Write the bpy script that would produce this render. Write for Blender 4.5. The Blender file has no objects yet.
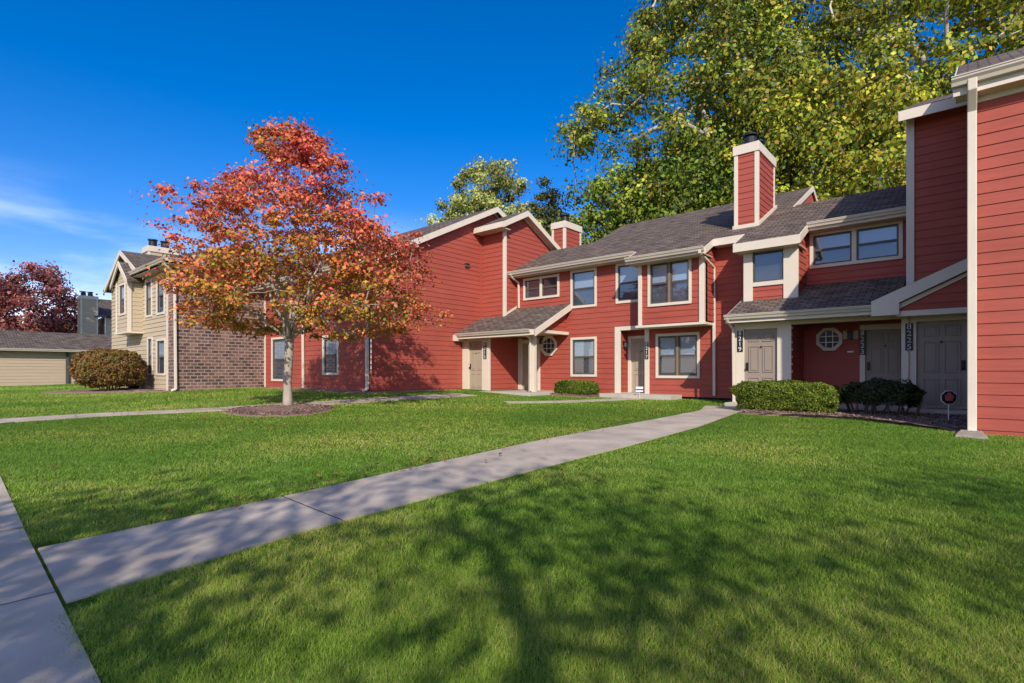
import bpy, bmesh, math, random
import numpy as np
from mathutils import Vector

# ------------------------------------------------------------------ basics
scene = bpy.context.scene
COL = scene.collection
S, C = .655, .756            # world x runs along the long facade, y into it; the camera looks along (-S, C)
H = 1.1                      # eye height
random.seed(7)
RNG = np.random.default_rng(11)

def ss(x, a, b):
    t = np.clip((np.asarray(x, float) - a) / (b - a), 0, 1)
    return t * t * (3 - 2 * t)

def gz(u, v):
    """height of the ground: rises very gently towards the buildings"""
    Z = -S * np.asarray(u, float) + C * np.asarray(v, float)
    z = np.where(Z < 12, .011 * np.clip(Z, 0, None) * 1.05, .011 * 12 * 1.05 + .22 * (1 - np.exp(-np.clip(Z - 12, 0, 400) / 19.)))
    bump = .17 * ss(-np.asarray(u, float), 10, 16) * ss(v, 4, 10.5)
    return z + bump

def gzf(u, v):
    return float(gz(u, v))

def G(px, py):
    """ground point seen at a photo pixel"""
    r = (px - 512) / 530.; du = C * r - S; dv = S * r + C; t = (py - 372) / 530.
    lo, hi = .5, 90.
    for _ in range(50):
        m = (lo + hi) / 2
        if H - t * m > gzf(du * m, dv * m): lo = m
        else: hi = m
    return (du * lo, dv * lo)

# ------------------------------------------------------------------ materials
def newmat(name):
    m = bpy.data.materials.new(name); m.use_nodes = True
    nt = m.node_tree; nt.nodes.clear()
    out = nt.nodes.new('ShaderNodeOutputMaterial')
    return m, nt, out

def N(nt, t, **kw):
    n = nt.nodes.new(t)
    for k, v in kw.items():
        if k.startswith('i_'): n.inputs[k[2:].replace('_', ' ')].default_value = v
        else: setattr(n, k, v)
    return n

def ramp(nt, fac, stops):
    r = N(nt, 'ShaderNodeValToRGB')
    e = r.color_ramp.elements
    while len(e) < len(stops): e.new(.5)
    for i, (p, c) in enumerate(stops):
        e[i].position = p; e[i].color = (*c, 1)
    nt.links.new(fac, r.inputs[0])
    return r.outputs[0]

def coords(nt, kind='Object', scale=(1, 1, 1)):
    t = N(nt, 'ShaderNodeTexCoord'); m = N(nt, 'ShaderNodeMapping')
    m.inputs['Scale'].default_value = scale
    nt.links.new(t.outputs[kind], m.inputs[0])
    return m.outputs[0]

def noise(nt, vec, scale, detail=6, rough=.6):
    n = N(nt, 'ShaderNodeTexNoise')
    n.inputs['Scale'].default_value = scale; n.inputs['Detail'].default_value = detail; n.inputs['Roughness'].default_value = rough
    nt.links.new(vec, n.inputs['Vector'])
    return n.outputs[0]

def mulc(col, k): return tuple(min(1, max(0, c * k)) for c in col)

def mat(name, col, rough=.7, var=.15, scale=3., bump=0., bscale=60., spec=.3, metal=0., stretch=(1, 1, 1), var2=0., scale2=.6):
    m, nt, out = newmat(name)
    b = N(nt, 'ShaderNodeBsdfPrincipled')
    b.inputs['Roughness'].default_value = rough; b.inputs['Metallic'].default_value = metal
    b.inputs['Specular IOR Level'].default_value = spec
    v = coords(nt, 'Object', stretch)
    c = ramp(nt, noise(nt, v, scale), [(.25, mulc(col, 1 - var)), (.75, mulc(col, 1 + var))])
    if var2:
        c2 = ramp(nt, noise(nt, coords(nt), scale2, 4), [(.3, (1 - var2,) * 3), (.7, (1, 1, 1))])
        mx = N(nt, 'ShaderNodeMix', data_type='RGBA', blend_type='MULTIPLY'); mx.inputs[0].default_value = 1
        nt.links.new(c, mx.inputs[6]); nt.links.new(c2, mx.inputs[7]); c = mx.outputs[2]
    nt.links.new(c, b.inputs['Base Color'])
    if bump:
        bp = N(nt, 'ShaderNodeBump'); bp.inputs['Strength'].default_value = bump; bp.inputs['Distance'].default_value = .01
        nt.links.new(noise(nt, v, bscale, 4), bp.inputs['Height']); nt.links.new(bp.outputs[0], b.inputs['Normal'])
    nt.links.new(b.outputs[0], out.inputs[0])
    return m

def brickmat(name, c1, c2, cm, w, h, mortar, bump, rough=.85, var=.5, vs=1.3, offset=.5, squash=1.):
    m, nt, out = newmat(name)
    b = N(nt, 'ShaderNodeBsdfPrincipled'); b.inputs['Roughness'].default_value = rough; b.inputs['Specular IOR Level'].default_value = .2
    uv = coords(nt, 'UV')
    br = N(nt, 'ShaderNodeTexBrick'); br.offset = offset; br.squash = squash
    br.inputs['Color1'].default_value = (*c1, 1); br.inputs['Color2'].default_value = (*c2, 1); br.inputs['Mortar'].default_value = (*cm, 1)
    br.inputs['Scale'].default_value = 1; br.inputs['Mortar Size'].default_value = mortar; br.inputs['Mortar Smooth'].default_value = .15
    br.inputs['Brick Width'].default_value = w; br.inputs['Row Height'].default_value = h; br.inputs['Bias'].default_value = 0
    nt.links.new(uv, br.inputs['Vector'])
    n1 = noise(nt, uv, vs, 5); 
    n2 = noise(nt, coords(nt, 'UV', (1 / w, 1 / h, 1)), .9, 2)
    mm = N(nt, 'ShaderNodeMath', operation='ADD'); nt.links.new(n1, mm.inputs[0]); nt.links.new(n2, mm.inputs[1])
    hv = N(nt, 'ShaderNodeMath', operation='MULTIPLY'); hv.inputs[1].default_value = .5; nt.links.new(mm.outputs[0], hv.inputs[0])
    vr = ramp(nt, hv.outputs[0], [(.3, (1 - var,) * 3), (.7, (1 + var * .6,) * 3)])
    mx = N(nt, 'ShaderNodeMix', data_type='RGBA', blend_type='MULTIPLY'); mx.inputs[0].default_value = 1
    nt.links.new(br.outputs[0], mx.inputs[6]); nt.links.new(vr, mx.inputs[7])
    nt.links.new(mx.outputs[2], b.inputs['Base Color'])
    bp = N(nt, 'ShaderNodeBump', invert=True); bp.inputs['Strength'].default_value = bump; bp.inputs['Distance'].default_value = .015
    nt.links.new(br.outputs['Fac'], bp.inputs['Height']); nt.links.new(bp.outputs[0], b.inputs['Normal'])
    nt.links.new(b.outputs[0], out.inputs[0])
    return m

def leafmat(name, trans=.35, rough=.5):
    m, nt, out = newmat(name)
    a = N(nt, 'ShaderNodeAttribute', attribute_name='col')
    d = N(nt, 'ShaderNodeBsdfPrincipled'); d.inputs['Roughness'].default_value = rough; d.inputs['Specular IOR Level'].default_value = .25
    t = N(nt, 'ShaderNodeBsdfTranslucent')
    mx = N(nt, 'ShaderNodeMixShader'); mx.inputs[0].default_value = trans
    nt.links.new(a.outputs[0], d.inputs['Base Color']); nt.links.new(a.outputs[0], t.inputs[0])
    nt.links.new(d.outputs[0], mx.inputs[1]); nt.links.new(t.outputs[0], mx.inputs[2]); nt.links.new(mx.outputs[0], out.inputs[0])
    return m

def glassmat(name, tint=(.75, .85, .95), k=.13, sl=.28):
    m, nt, out = newmat(name)
    t = N(nt, 'ShaderNodeBsdfTransparent'); t.inputs[0].default_value = (*tint, 1)
    g = N(nt, 'ShaderNodeBsdfGlossy'); g.inputs['Roughness'].default_value = .01; g.inputs[0].default_value = (.95, .97, 1, 1)
    n = N(nt, 'ShaderNodeBump'); n.inputs['Strength'].default_value = .04; n.inputs['Distance'].default_value = .02
    nt.links.new(noise(nt, coords(nt), 1.6, 1), n.inputs['Height']); nt.links.new(n.outputs[0], g.inputs['Normal'])
    f = N(nt, 'ShaderNodeLayerWeight'); f.inputs[0].default_value = .35
    ma = N(nt, 'ShaderNodeMath', operation='MULTIPLY_ADD'); ma.inputs[1].default_value = sl; ma.inputs[2].default_value = k; ma.use_clamp = True
    nt.links.new(f.outputs['Facing'], ma.inputs[0])
    mx = N(nt, 'ShaderNodeMixShader'); nt.links.new(ma.outputs[0], mx.inputs[0])
    nt.links.new(t.outputs[0], mx.inputs[1]); nt.links.new(g.outputs[0], mx.inputs[2]); nt.links.new(mx.outputs[0], out.inputs[0])
    return m

def screenmat(name):
    m, nt, out = newmat(name)
    t = N(nt, 'ShaderNodeBsdfTransparent'); d = N(nt, 'ShaderNodeBsdfDiffuse'); d.inputs[0].default_value = (.07, .075, .085, 1)
    mx = N(nt, 'ShaderNodeMixShader'); mx.inputs[0].default_value = .62
    nt.links.new(t.outputs[0], mx.inputs[1]); nt.links.new(d.outputs[0], mx.inputs[2]); nt.links.new(mx.outputs[0], out.inputs[0])
    return m

RED = (.405, .086, .060)
M = dict(
    red=mat('red_siding', RED, .62, .13, 5, .25, 90, .3, stretch=(.25, .25, 3), var2=.16, scale2=.5),
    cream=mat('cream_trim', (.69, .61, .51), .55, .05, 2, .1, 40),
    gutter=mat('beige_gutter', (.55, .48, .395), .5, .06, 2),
    shadedoor=mat('shaded_door', (.31, .252, .21), .45, .05, 3),  # darker copy of the door paint for the right porch, shade put into the colour
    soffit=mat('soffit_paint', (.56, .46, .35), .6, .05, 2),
    tan=mat('tan_siding', (.50, .405, .285), .65, .10, 5, .25, 90, .3, stretch=(.25, .25, 3)),
    garage=mat('garage_tan', (.46, .365, .26), .65, .08, 4, .2, 80, stretch=(.25, .25, 3)),
    door=mat('taupe_door', (.40, .335, .255), .45, .05, 3),
    bronze=mat('bronze_sash', (.09, .08, .075), .4, .1, 8),
    sashtan=mat('tan_mullion', (.25, .17, .11), .5, .1, 8),
    black=mat('black_metal', (.02, .02, .022), .4, .1, 8),
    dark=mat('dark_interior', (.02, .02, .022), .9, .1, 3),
    blind=mat('white_blind', (.72, .74, .76), .7, .03, 2),
    white=mat('white_paint', (.80, .80, .80), .5, .03, 2),
    shade=mat('grey_interior', (.10, .095, .095), .8, .2, 2),
    blue=mat('sign_blue', (.03, .10, .35), .5, .05, 2),
    pink=mat('sign_pink', (.62, .16, .18), .5, .1, 20),
    shingle=brickmat('roof_shingles', (.225, .172, .142), (.12, .094, .080), (.045, .038, .034), .30, .145, .016, .8, .9, .5, 2.2),
    brick=brickmat('brown_brick', (.265, .15, .12), (.075, .05, .052), (.36, .27, .225), .27, .135, .020, .6, .85, .45, 1.1),
    concrete=mat('concrete', (.58, .49, .395), .9, .22, 2.2, .35, 210, .2, var2=.26, scale2=.8),
    slab=mat('porch_concrete', (.50, .45, .39), .9, .12, 2.5, .4, 110, .2),
    worn=mat('worn_concrete', (.36, .30, .25), .9, .3, 9, .6, 90, .2),
    asphalt=mat('asphalt', (.05, .05, .052), .9, .2, 6, .6, 150, .2),
    mulch=mat('mulch', (.27, .18, .145), .95, .45, 22, 1., 60, .1),
    bark=mat('grey_bark', (.38, .33, .275), .9, .26, 9, .9, 40, .1, stretch=(1, 1, .25)),
    palebark=mat('pale_bark', (.46, .42, .36), .85, .35, 5, .6, 30, .1, stretch=(1, 1, .3)),
    darkbark=mat('dark_bark', (.12, .095, .075), .9, .3, 9, .8, 40, .1, stretch=(1, 1, .25)),
    leaf=leafmat('leaves', .28), grass=leafmat('grass_blade', .30, .55), needle=leafmat('dense_leaves', .25),
    glass=glassmat('window_glass'), dimglass=glassmat('shaded_glass', (.5, .6, .75), .008, .05), screen=screenmat('insect_screen'),
)

def terrain_mat():
    m, nt, out = newmat('lawn_ground')
    b = N(nt, 'ShaderNodeBsdfPrincipled'); b.inputs['Roughness'].default_value = .95; b.inputs['Specular IOR Level'].default_value = .05
    v = coords(nt)
    a = ramp(nt, noise(nt, v, 9, 8, .75), [(.25, (.035, .075, .010)), (.55, (.085, .165, .020)), (.8, (.16, .24, .035))])
    c = ramp(nt, noise(nt, v, .55, 5), [(.3, (.72, .80, .7)), (.7, (1.2, 1.1, 1.0))])
    mx = N(nt, 'ShaderNodeMix', data_type='RGBA', blend_type='MULTIPLY'); mx.inputs[0].default_value = 1
    nt.links.new(a, mx.inputs[6]); nt.links.new(c, mx.inputs[7]); nt.links.new(mx.outputs[2], b.inputs['Base Color'])
    bp = N(nt, 'ShaderNodeBump'); bp.inputs['Strength'].default_value = .8; bp.inputs['Distance'].default_value = .04
    nt.links.new(noise(nt, v, 30, 6, .7), bp.inputs['Height']); nt.links.new(bp.outputs[0], b.inputs['Normal'])
    nt.links.new(b.outputs[0], out.inputs[0])
    return m
M['lawn'] = terrain_mat()

# ------------------------------------------------------------------ object helpers
ORG = {}
def tag(o, label=None, cat=None, group=None, kind=None):
    if label: o['label'] = label
    if cat: o['category'] = cat
    if group: o['group'] = group
    if kind: o['kind'] = kind
    return o

def empty(name, loc, label, cat, group=None):
    o = bpy.data.objects.new(name, None); COL.objects.link(o); o.location = loc
    o.empty_display_size = .3
    ORG[o.name] = tuple(loc)
    return tag(o, label, cat, group)

class MB:
    def __init__(s): s.v = []; s.f = []
    def poly(s, pts):
        n = len(s.v); s.v += [tuple(map(float, p)) for p in pts]; s.f.append(tuple(range(n, n + len(pts))))
        return s
    def hexa(s, p):          # 8 corners: bottom ring 0-3, top ring 4-7
        n = len(s.v); s.v += [tuple(map(float, q)) for q in p]
        for f in ((3, 2, 1, 0), (4, 5, 6, 7), (0, 1, 5, 4), (1, 2, 6, 5), (2, 3, 7, 6), (3, 0, 4, 7)):
            s.f.append(tuple(n + i for i in f))
        return s
    def box(s, a, b):
        x0, x1 = sorted((a[0], b[0])); y0, y1 = sorted((a[1], b[1])); z0, z1 = sorted((a[2], b[2]))
        return s.hexa([(x0, y0, z0), (x1, y0, z0), (x1, y1, z0), (x0, y1, z0), (x0, y0, z1), (x1, y0, z1), (x1, y1, z1), (x0, y1, z1)])
    def pbox(s, P, s0, s1, z0, z1, d0, d1):   # box in a wall plane's own axes (along, up, outwards)
        q = [P(s0, z0, d0), P(s1, z0, d0), P(s1, z0, d1), P(s0, z0, d1), P(s0, z1, d0), P(s1, z1, d0), P(s1, z1, d1), P(s0, z1, d1)]
        return s.hexa(q)
    def prism(s, ring0, ring1):
        n = len(s.v); k = len(ring0); s.v += [tuple(map(float, p)) for p in list(ring0) + list(ring1)]
        s.f.append(tuple(n + i for i in reversed(range(k)))); s.f.append(tuple(n + k + i for i in range(k)))
        for i in range(k):
            j = (i + 1) % k; s.f.append((n + i, n + j, n + k + j, n + k + i))
        return s
    def slab(s, pts, t):
        return s.prism([(p[0], p[1], p[2] - t) for p in pts], pts)
    def tube(s, pts, rad, k=10, cap=True):
        pts = [Vector(p) for p in pts]
        if not hasattr(rad, '__len__'): rad = [rad] * len(pts)
        n = len(s.v); ref = Vector((.31, .17, 1)).normalized()
        for i, p in enumerate(pts):
            t = (pts[min(i + 1, len(pts) - 1)] - pts[max(i - 1, 0)]).normalized()
            a = t.cross(ref)
            if a.length < .1: a = t.cross(Vector((1, 0, 0)))
            a.normalize(); b = t.cross(a)
            for j in range(k):
                w = 2 * math.pi * j / k
                s.v.append(tuple(p + a * (rad[i] * math.cos(w)) + b * (rad[i] * math.sin(w))))
        for i in range(len(pts) - 1):
            for j in range(k):
                j2 = (j + 1) % k
                s.f.append((n + i * k + j, n + i * k + j2, n + (i + 1) * k + j2, n + (i + 1) * k + j))
        if cap:
            s.f.append(tuple(n + j for j in reversed(range(k)))); s.f.append(tuple(n + (len(pts) - 1) * k + j for j in range(k)))
        return s
    def build(s, name, m, parent=None, smooth=False, bevel=0, recalc=True):
        root = parent
        while root is not None and root.parent is not None: root = root.parent
        o0 = ORG.get(root.name, (0, 0, 0)) if root is not None else (0, 0, 0)
        me = bpy.data.meshes.new(name)
        me.from_pydata([(x - o0[0], y - o0[1], z - o0[2]) for x, y, z in s.v], [], s.f)
        if recalc:
            bm = bmesh.new(); bm.from_mesh(me); bmesh.ops.recalc_face_normals(bm, faces=bm.faces); bm.to_mesh(me); bm.free()
        me.materials.append(m)
        uv = me.uv_layers.new(name='UVMap')
        for p in me.polygons:                       # metric UVs: along the horizontal and up the slope of each face
            n = p.normal; h = Vector((-n.y, n.x, 0))
            if h.length < 1e-3: h = Vector((1, 0, 0))
            h.normalize(); w = n.cross(h)
            for li in p.loop_indices:
                c = me.vertices[me.loops[li].vertex_index].co
                uv.data[li].uv = (c.dot(h), c.dot(w))
            p.use_smooth = smooth
        o = bpy.data.objects.new(name, me); COL.objects.link(o)
        if bevel:
            bv = o.modifiers.new('edge', 'BEVEL'); bv.width = bevel; bv.segments = 2; bv.limit_method = 'ANGLE'
        if parent is not None: o.parent = parent
        return o

def front(v0): return lambda s, z, d: (s, v0 - d, z)          # wall facing -y
def side(u0): return lambda s, z, d: (u0 + d, s, z)           # wall facing +x
def sideneg(u0): return lambda s, z, d: (u0 - d, s, z)        # wall facing -x

LAP = .19
def lap_wall(mb, P, s0, s1, zb, top, openings=(), lap=LAP, d=.017):
    """clapboard wall under a piecewise-linear top edge, with rectangular openings"""
    if not hasattr(top, '__len__'): top = [(s0, top), (s1, top)]
    zmax = max(z for _, z in top)
    def iv(z):
        xs = []
        for (a, za), (b, zb_) in zip(top, top[1:]):
            if za >= z: xs.append(a)
            if zb_ >= z: xs.append(b)
            if (za - z) * (zb_ - z) < 0: xs.append(a + (b - a) * (z - za) / (zb_ - za))
        if not xs:
            pk = max(top, key=lambda t: t[1])[0]; return pk, pk
        return min(xs), max(xs)
    cuts = {zb, zmax}
    k = 0
    while zb + k * lap < zmax: cuts.add(zb + k * lap); k += 1
    for o in openings: cuts.add(o[2]); cuts.add(o[3])
    for _, z in top: cuts.add(z)
    cuts = sorted(c for c in cuts if zb <= c <= zmax)
    for z0, z1 in zip(cuts, cuts[1:]):
        if z1 - z0 < 1e-4: continue
        row = math.floor((z0 - zb) / lap + 1e-4)
        f0 = (z0 - zb) / lap - row; f1 = (z1 - zb) / lap - row
        d0, d1 = d * (1 - f0), d * (1 - f1)
        a0, b0 = iv(z0 + 1e-6); a1, b1 = iv(z1 - 1e-6)
        segs = [(a0, b0, a1, b1)]
        for o in openings:
            if o[2] < z1 - 1e-5 and o[3] > z0 + 1e-5:
                ns = []
                for (p0, q0, p1, q1) in segs:
                    if o[1] <= min(p0, p1) or o[0] >= max(q0, q1): ns.append((p0, q0, p1, q1)); continue
                    if o[0] > min(p0, p1): ns.append((p0, o[0], p1, o[0]))
                    if o[1] < max(q0, q1): ns.append((o[1], q0, o[1], q1))
                segs = ns
        for (p0, q0, p1, q1) in segs:
            mb.poly([P(p0, z0, d0), P(q0, z0, d0), P(q1, z1, d1), P(p1, z1, d1)])
            if f0 < 1e-3: mb.poly([P(p0, z0, -.004), P(q0, z0, -.004), P(q0, z0, d0), P(p0, z0, d0)])
    return mb

def window(par, P, s0, s1, z0, z1, panes=1, tw=.09, sash='bronze', mull=None, blind='blind', halfscreen=True, fixed=False):
    """trim boards round the opening; sash, glass, screen and blind as sub-parts. s0..z1 is the outer trim."""
    m = MB()
    m.pbox(P, s0, s0 + tw, z0, z1, -.02, .045); m.pbox(P, s1 - tw, s1, z0, z1, -.02, .045)
    m.pbox(P, s0 + tw, s1 - tw, z1 - tw, z1, -.02, .045); m.pbox(P, s0 + tw, s1 - tw, z0, z0 + tw, -.02, .052)
    a, b, c, d = s0 + tw, s1 - tw, z0 + tw, z1 - tw
    w = m.build('window', M['cream'], par, bevel=.004)
    gaps = []
    mw = .11 if mull == 'cream' else .07
    if panes == 2:
        mid = (a + b) / 2
        mm = MB().pbox(P, mid - mw / 2, mid + mw / 2, c, d, -.03, .04 if mull == 'cream' else .02)
        mm.build('mullion', M[mull or sash], w)
        gaps = [(a, mid - mw / 2), (mid + mw / 2, b)]
    else: gaps = [(a, b)]
    sm, gl, sc, bl, bk = MB(), MB(), MB(), MB(), MB()
    for (p, q) in gaps:
        e = .045; zm = c + (d - c) * .5
        sm.pbox(P, p, p + e, c, d, -.06, .005); sm.pbox(P, q - e, q, c, d, -.06, .005)
        sm.pbox(P, p + e, q - e, d - e, d, -.06, .005); sm.pbox(P, p + e, q - e, c, c + e, -.06, .005)
        if not fixed: sm.pbox(P, p + e, q - e, zm - .03, zm + .03, -.06, .012)
        gl.poly([P(p + e, c + e, -.02), P(q - e, c + e, -.02), P(q - e, d - e, -.02), P(p + e, d - e, -.02)])
        if halfscreen and not fixed:
            sc.poly([P(p + e, c + e, -.028), P(q - e, c + e, -.028), P(q - e, zm - .03, -.028), P(p + e, zm - .03, -.028)])
        n = max(6, int((d - c) / .05))
        for i in range(n):
            za = c + (d - c) * i / n; zb_ = c + (d - c) * (i + 1) / n
            bl.poly([P(p, za, -.075), P(q, za, -.075), P(q, zb_ - .004, -.06), P(p, zb_ - .004, -.06)])
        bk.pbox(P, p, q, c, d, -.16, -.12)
    sm.build('sash', M[sash], w); gl.build('pane', M['glass'], w, recalc=False)
    if sc.v: sc.build('insect_screen', M['screen'], w, recalc=False)
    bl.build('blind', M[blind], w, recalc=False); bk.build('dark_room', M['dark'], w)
    return w

def octagon(par, P, sc_, zc, r, grid=True, back='shade'):
    ring = lambda R: [(sc_ + R * math.cos(math.pi / 8 + i * math.pi / 4), zc + R * math.sin(math.pi / 8 + i * math.pi / 4)) for i in range(8)]
    m = MB(); o, i_ = ring(r), ring(r * .74)
    for k in range(8):
        j = (k + 1) % 8
        q = [o[k], o[j], i_[j], i_[k]]
        m.prism([P(x, z, .02) for x, z in q], [P(x, z, .075) for x, z in q])
    w = m.build('octagon_window', M['cream'], par)
    MB().poly([P(x, z, .032) for x, z in i_]).build('pane', M['dimglass'], w, recalc=False)
    MB().poly([P(x, z, .026) for x, z in i_]).build('dark_room', M[back], w, recalc=False)
    if grid:
        g = MB(); a = r * .68; t = .010
        for q in (-.24 * r, .24 * r):
            g.pbox(P, sc_ + q - t, sc_ + q + t, zc - a, zc + a, .036, .044); g.pbox(P, sc_ - a, sc_ + a, zc + q - t, zc + q + t, .045, .052)
        g.build('glazing_bars', M['white'], w)
    return w

def door(par, P, s0, s1, z0, z1, knob=1, dd=-.04, m_='door'):
    """six-panel entry door; knob = +1 on the right, -1 on the left"""
    m = MB(); m.pbox(P, s0, s1, z0, z1, dd - .045, dd)
    w = s1 - s0; h = z1 - z0
    for (a, b) in ((.13, .45), (.55, .87)):
        for (c, d) in ((.05, .34), (.41, .77), (.83, .95)):
            x0, x1, y0, y1 = s0 + a * w, s0 + b * w, z0 + c * h, z0 + d * h
            e = .022
            for q in ((x0, x1, y0, y0 + e), (x0, x1, y1 - e, y1), (x0, x0 + e, y0 + e, y1 - e), (x1 - e, x1, y0 + e, y1 - e)):
                m.pbox(P, *q, dd, dd + .020)
            m.pbox(P, x0 + .055, x1 - .055, y0 + .055, y1 - .055, dd, dd + .016)
    o = m.build('door', M[m_], par, bevel=.003)
    kx = s1 - .07 if knob > 0 else s0 + .07
    k = MB(); k.pbox(P, kx - .035, kx + .035, z0 + .86, z0 + 1.08, dd, dd + .02)
    k.tube([P(kx, z0 + .92, dd + .02), P(kx, z0 + .92, dd + .05), P(kx, z0 + .92, dd + .06), P(kx, z0 + .92, dd + .09)], [.014, .014, .032, .026], 12)
    k.tube([P(kx, z0 + 1.04, dd + .02), P(kx, z0 + 1.04, dd + .035)], .022, 12)
    k.build('handle', M['black'], o)
    cx = (s0 + s1) / 2
    MB().tube([P(cx, z0 + 1.5, dd), P(cx, z0 + 1.5, dd + .02)], .026, 12).build('peephole', M['black'], o)
    return o

def plaque(par, P, s0, s1, z0, z1, digits, d=.03):
    o = MB().pbox(P, s0, s1, z0, z1, d, d + .018).build('number_plaque', M['black'], par, bevel=.003)
    root = par
    while root.parent is not None: root = root.parent
    og = ORG[root.name]
    n = len(digits); h = (z1 - z0) / n
    for i, ch in enumerate(digits):
        cu = bpy.data.curves.new('number', 'FONT'); cu.body = ch; cu.size = h * 1.12; cu.align_x = 'CENTER'; cu.align_y = 'CENTER'; cu.extrude = .002
        t = bpy.data.objects.new('number', cu); COL.objects.link(t); t.parent = o
        q = P((s0 + s1) / 2, z1 - h * (i + .5), d + .021)
        t.location = (q[0] - og[0], q[1] - og[1], q[2] - og[2]); t.rotation_euler = (math.pi / 2, 0, 0)
        dg = bpy.context.evaluated_depsgraph_get()
        me = bpy.data.meshes.new_from_object(t.evaluated_get(dg)); me.name = 'number'; me.materials.clear(); me.materials.append(M['white'])
        t2 = bpy.data.objects.new('number', me); COL.objects.link(t2); t2.parent = o; t2.location = t.location; t2.rotation_euler = t.rotation_euler
        bpy.data.objects.remove(t); bpy.data.curves.remove(cu); t2.name = 'number'
    return o

def lantern(par, P, sc_, zc, d=.02):
    m = MB(); m.pbox(P, sc_ - .05, sc_ + .05, zc - .02, zc + .12, d, d + .02)
    m.pbox(P, sc_ - .075, sc_ + .075, zc + .08, zc + .10, d + .02, d + .17); m.pbox(P, sc_ - .06, sc_ + .06, zc - .12, zc - .10, d + .03, d + .15)
    for a in (-.055, .045):
        for b in (.035, .135): m.pbox(P, sc_ + a, sc_ + a + .012, zc - .10, zc + .08, d + b, d + b + .012)
    o = m.build('wall_lamp', M['black'], par)
    MB().pbox(P, sc_ - .035, sc_ + .035, zc - .098, zc + .07, d + .055, d + .125).build('lamp_glass', M['shade'], o)
    return o

def gutter(mb, a, b, out, w=.12, h=.13):
    """K-profile gutter from a to b (top back edge), out = outward unit vector"""
    prof = [(0, 0), (0, -h), (w * .62, -h), (w * .74, -h * .62), (w, -h * .34), (w, -.012), (w + .012, -.012), (w + .012, .008), (w - .02, .008), (w - .02, -.03), (.02, -.03), (.02, 0)]
    f = lambda p: [(p[0] + out[0] * d, p[1] + out[1] * d, p[2] + z) for d, z in prof]
    return mb.prism(f(a), f(b))

def board(mb, a, b, h, t, out):
    """fascia or rake board: top edge a-b, depth h, thickness t outwards"""
    o = Vector((out[0], out[1], 0)) * t
    q = []
    for dz in (-h, 0):
        for p, k in ((a, 0), (b, 0), (b, 1), (a, 1)):
            q.append((p[0] + o.x * k, p[1] + o.y * k, p[2] + dz))
    return mb.hexa(q)

def downspout(par, pts, w=.085, t=.06, m='cream'):
    mb = MB()
    pts = [Vector(p) for p in pts]
    for a, b in zip(pts, pts[1:]):
        d = (b - a).normalized()
        x = d.cross(Vector((0, 0, 1)))
        if x.length < .2: x = Vector((1, 0, 0))
        x.normalize(); y = d.cross(x).normalized()
        a2 = a - d * .02; b2 = b + d * .02
        q = [p + x * (sx * w / 2) + y * (sy * t / 2) for p in (a2, b2) for sx, sy in ((-1, -1), (1, -1), (1, 1), (-1, 1))]
        mb.hexa(q)
    return mb.build('downspout', M[m], par, bevel=.012)

# ------------------------------------------------------------------ the red building
T = empty('townhouse_building', (-8, 17, 0), 'long two storey red clapboard building with cream trim, porches, chimneys and dark shingle roofs', 'building')
VF = 17.1                                     # main facade
UB, UG = -15.95, -14.6                        # big side wall, gable side wall
pF = front(VF)
w = MB()
lap_wall(w, side(UB), 10.84, 23.36, .25, [(10.84, 5.08), (17.1, 8.21), (23.36, 5.08)])
w.build('side_wall', M['red'], T, recalc=False)
w = MB()
WA = (-23.53, -21.87, .70, 2.62); WB = (-19.18, -18.03, .98, 2.52)
ins = lambda o: (o[0] + .06, o[1] - .06, o[2] + .06, o[3] - .06)
lap_wall(w, front(10.84), -24.2, UB, .25, 5.08, [ins(WA), ins(WB)])
w.build('front_wall', M['red'], T, recalc=False)
w = MB(); lap_wall(w, front(16.4), UB, UG, .25, 7.22); w.build('front_wall', M['red'], T, recalc=False)
w = MB()
lap_wall(w, side(UG), 16.4, 22.6, .25, [(16.4, 7.30), (17.5, 7.85), (22.6, 5.3)])
w.build('side_wall', M['red'], T, recalc=False)
# entry box of the left porch, with its door
w = MB()
D1 = (-15.60, -14.82, .36, 2.36)
lap_wall(w, front(15.3), UB, -14.47, .25, 2.72, [(-16.2, -14.47, .2, 2.45)])
lap_wall(w, side(-14.47), 15.3, VF, .25, 2.95)
w.build('porch_wall', M['red'], T, recalc=False)

# main facade with its openings
PL = (-14.16, -12.32, 4.08, 4.99); W1 = (-11.78, -10.60, 3.56, 5.03); W2 = (-9.79, -8.61, 3.58, 5.03)
LW = (-11.78, -10.60, .92, 2.43); BW = (-8.23, -6.69, .89, 2.41)
RM = (-9.63, -8.60, .30, 2.60)                                     # recess of the middle entry
UR = (-3.50, -1.34, 4.05, 5.07)
w = MB()
ops = [ins(PL), ins(W1), ins(W2), ins(LW), ins(BW), RM, ins(UR), (-14.36, -13.44, .2, 2.36), (-4.9, -1.08, .2, 3.3)]
lap_wall(w, pF, UG, -1.08, .28, 5.08, ops)
w.build('front_wall', M['red'], T, recalc=False)
w = MB()                                                            # recess walls
lap_wall(w, side(-9.63), VF, 17.62, .28, 2.60); lap_wall(w, sideneg(-8.60), VF, 17.62, .28, 2.60)
lap_wall(w, front(17.62), -9.63, -8.60, .28, 2.60, [(-9.50, -8.60, .2, 2.40)])
w.box((-9.63, VF, 2.60), (-8.60, 17.62, 2.64))
w.build('recess_wall', M['red'], T, recalc=False)
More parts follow.
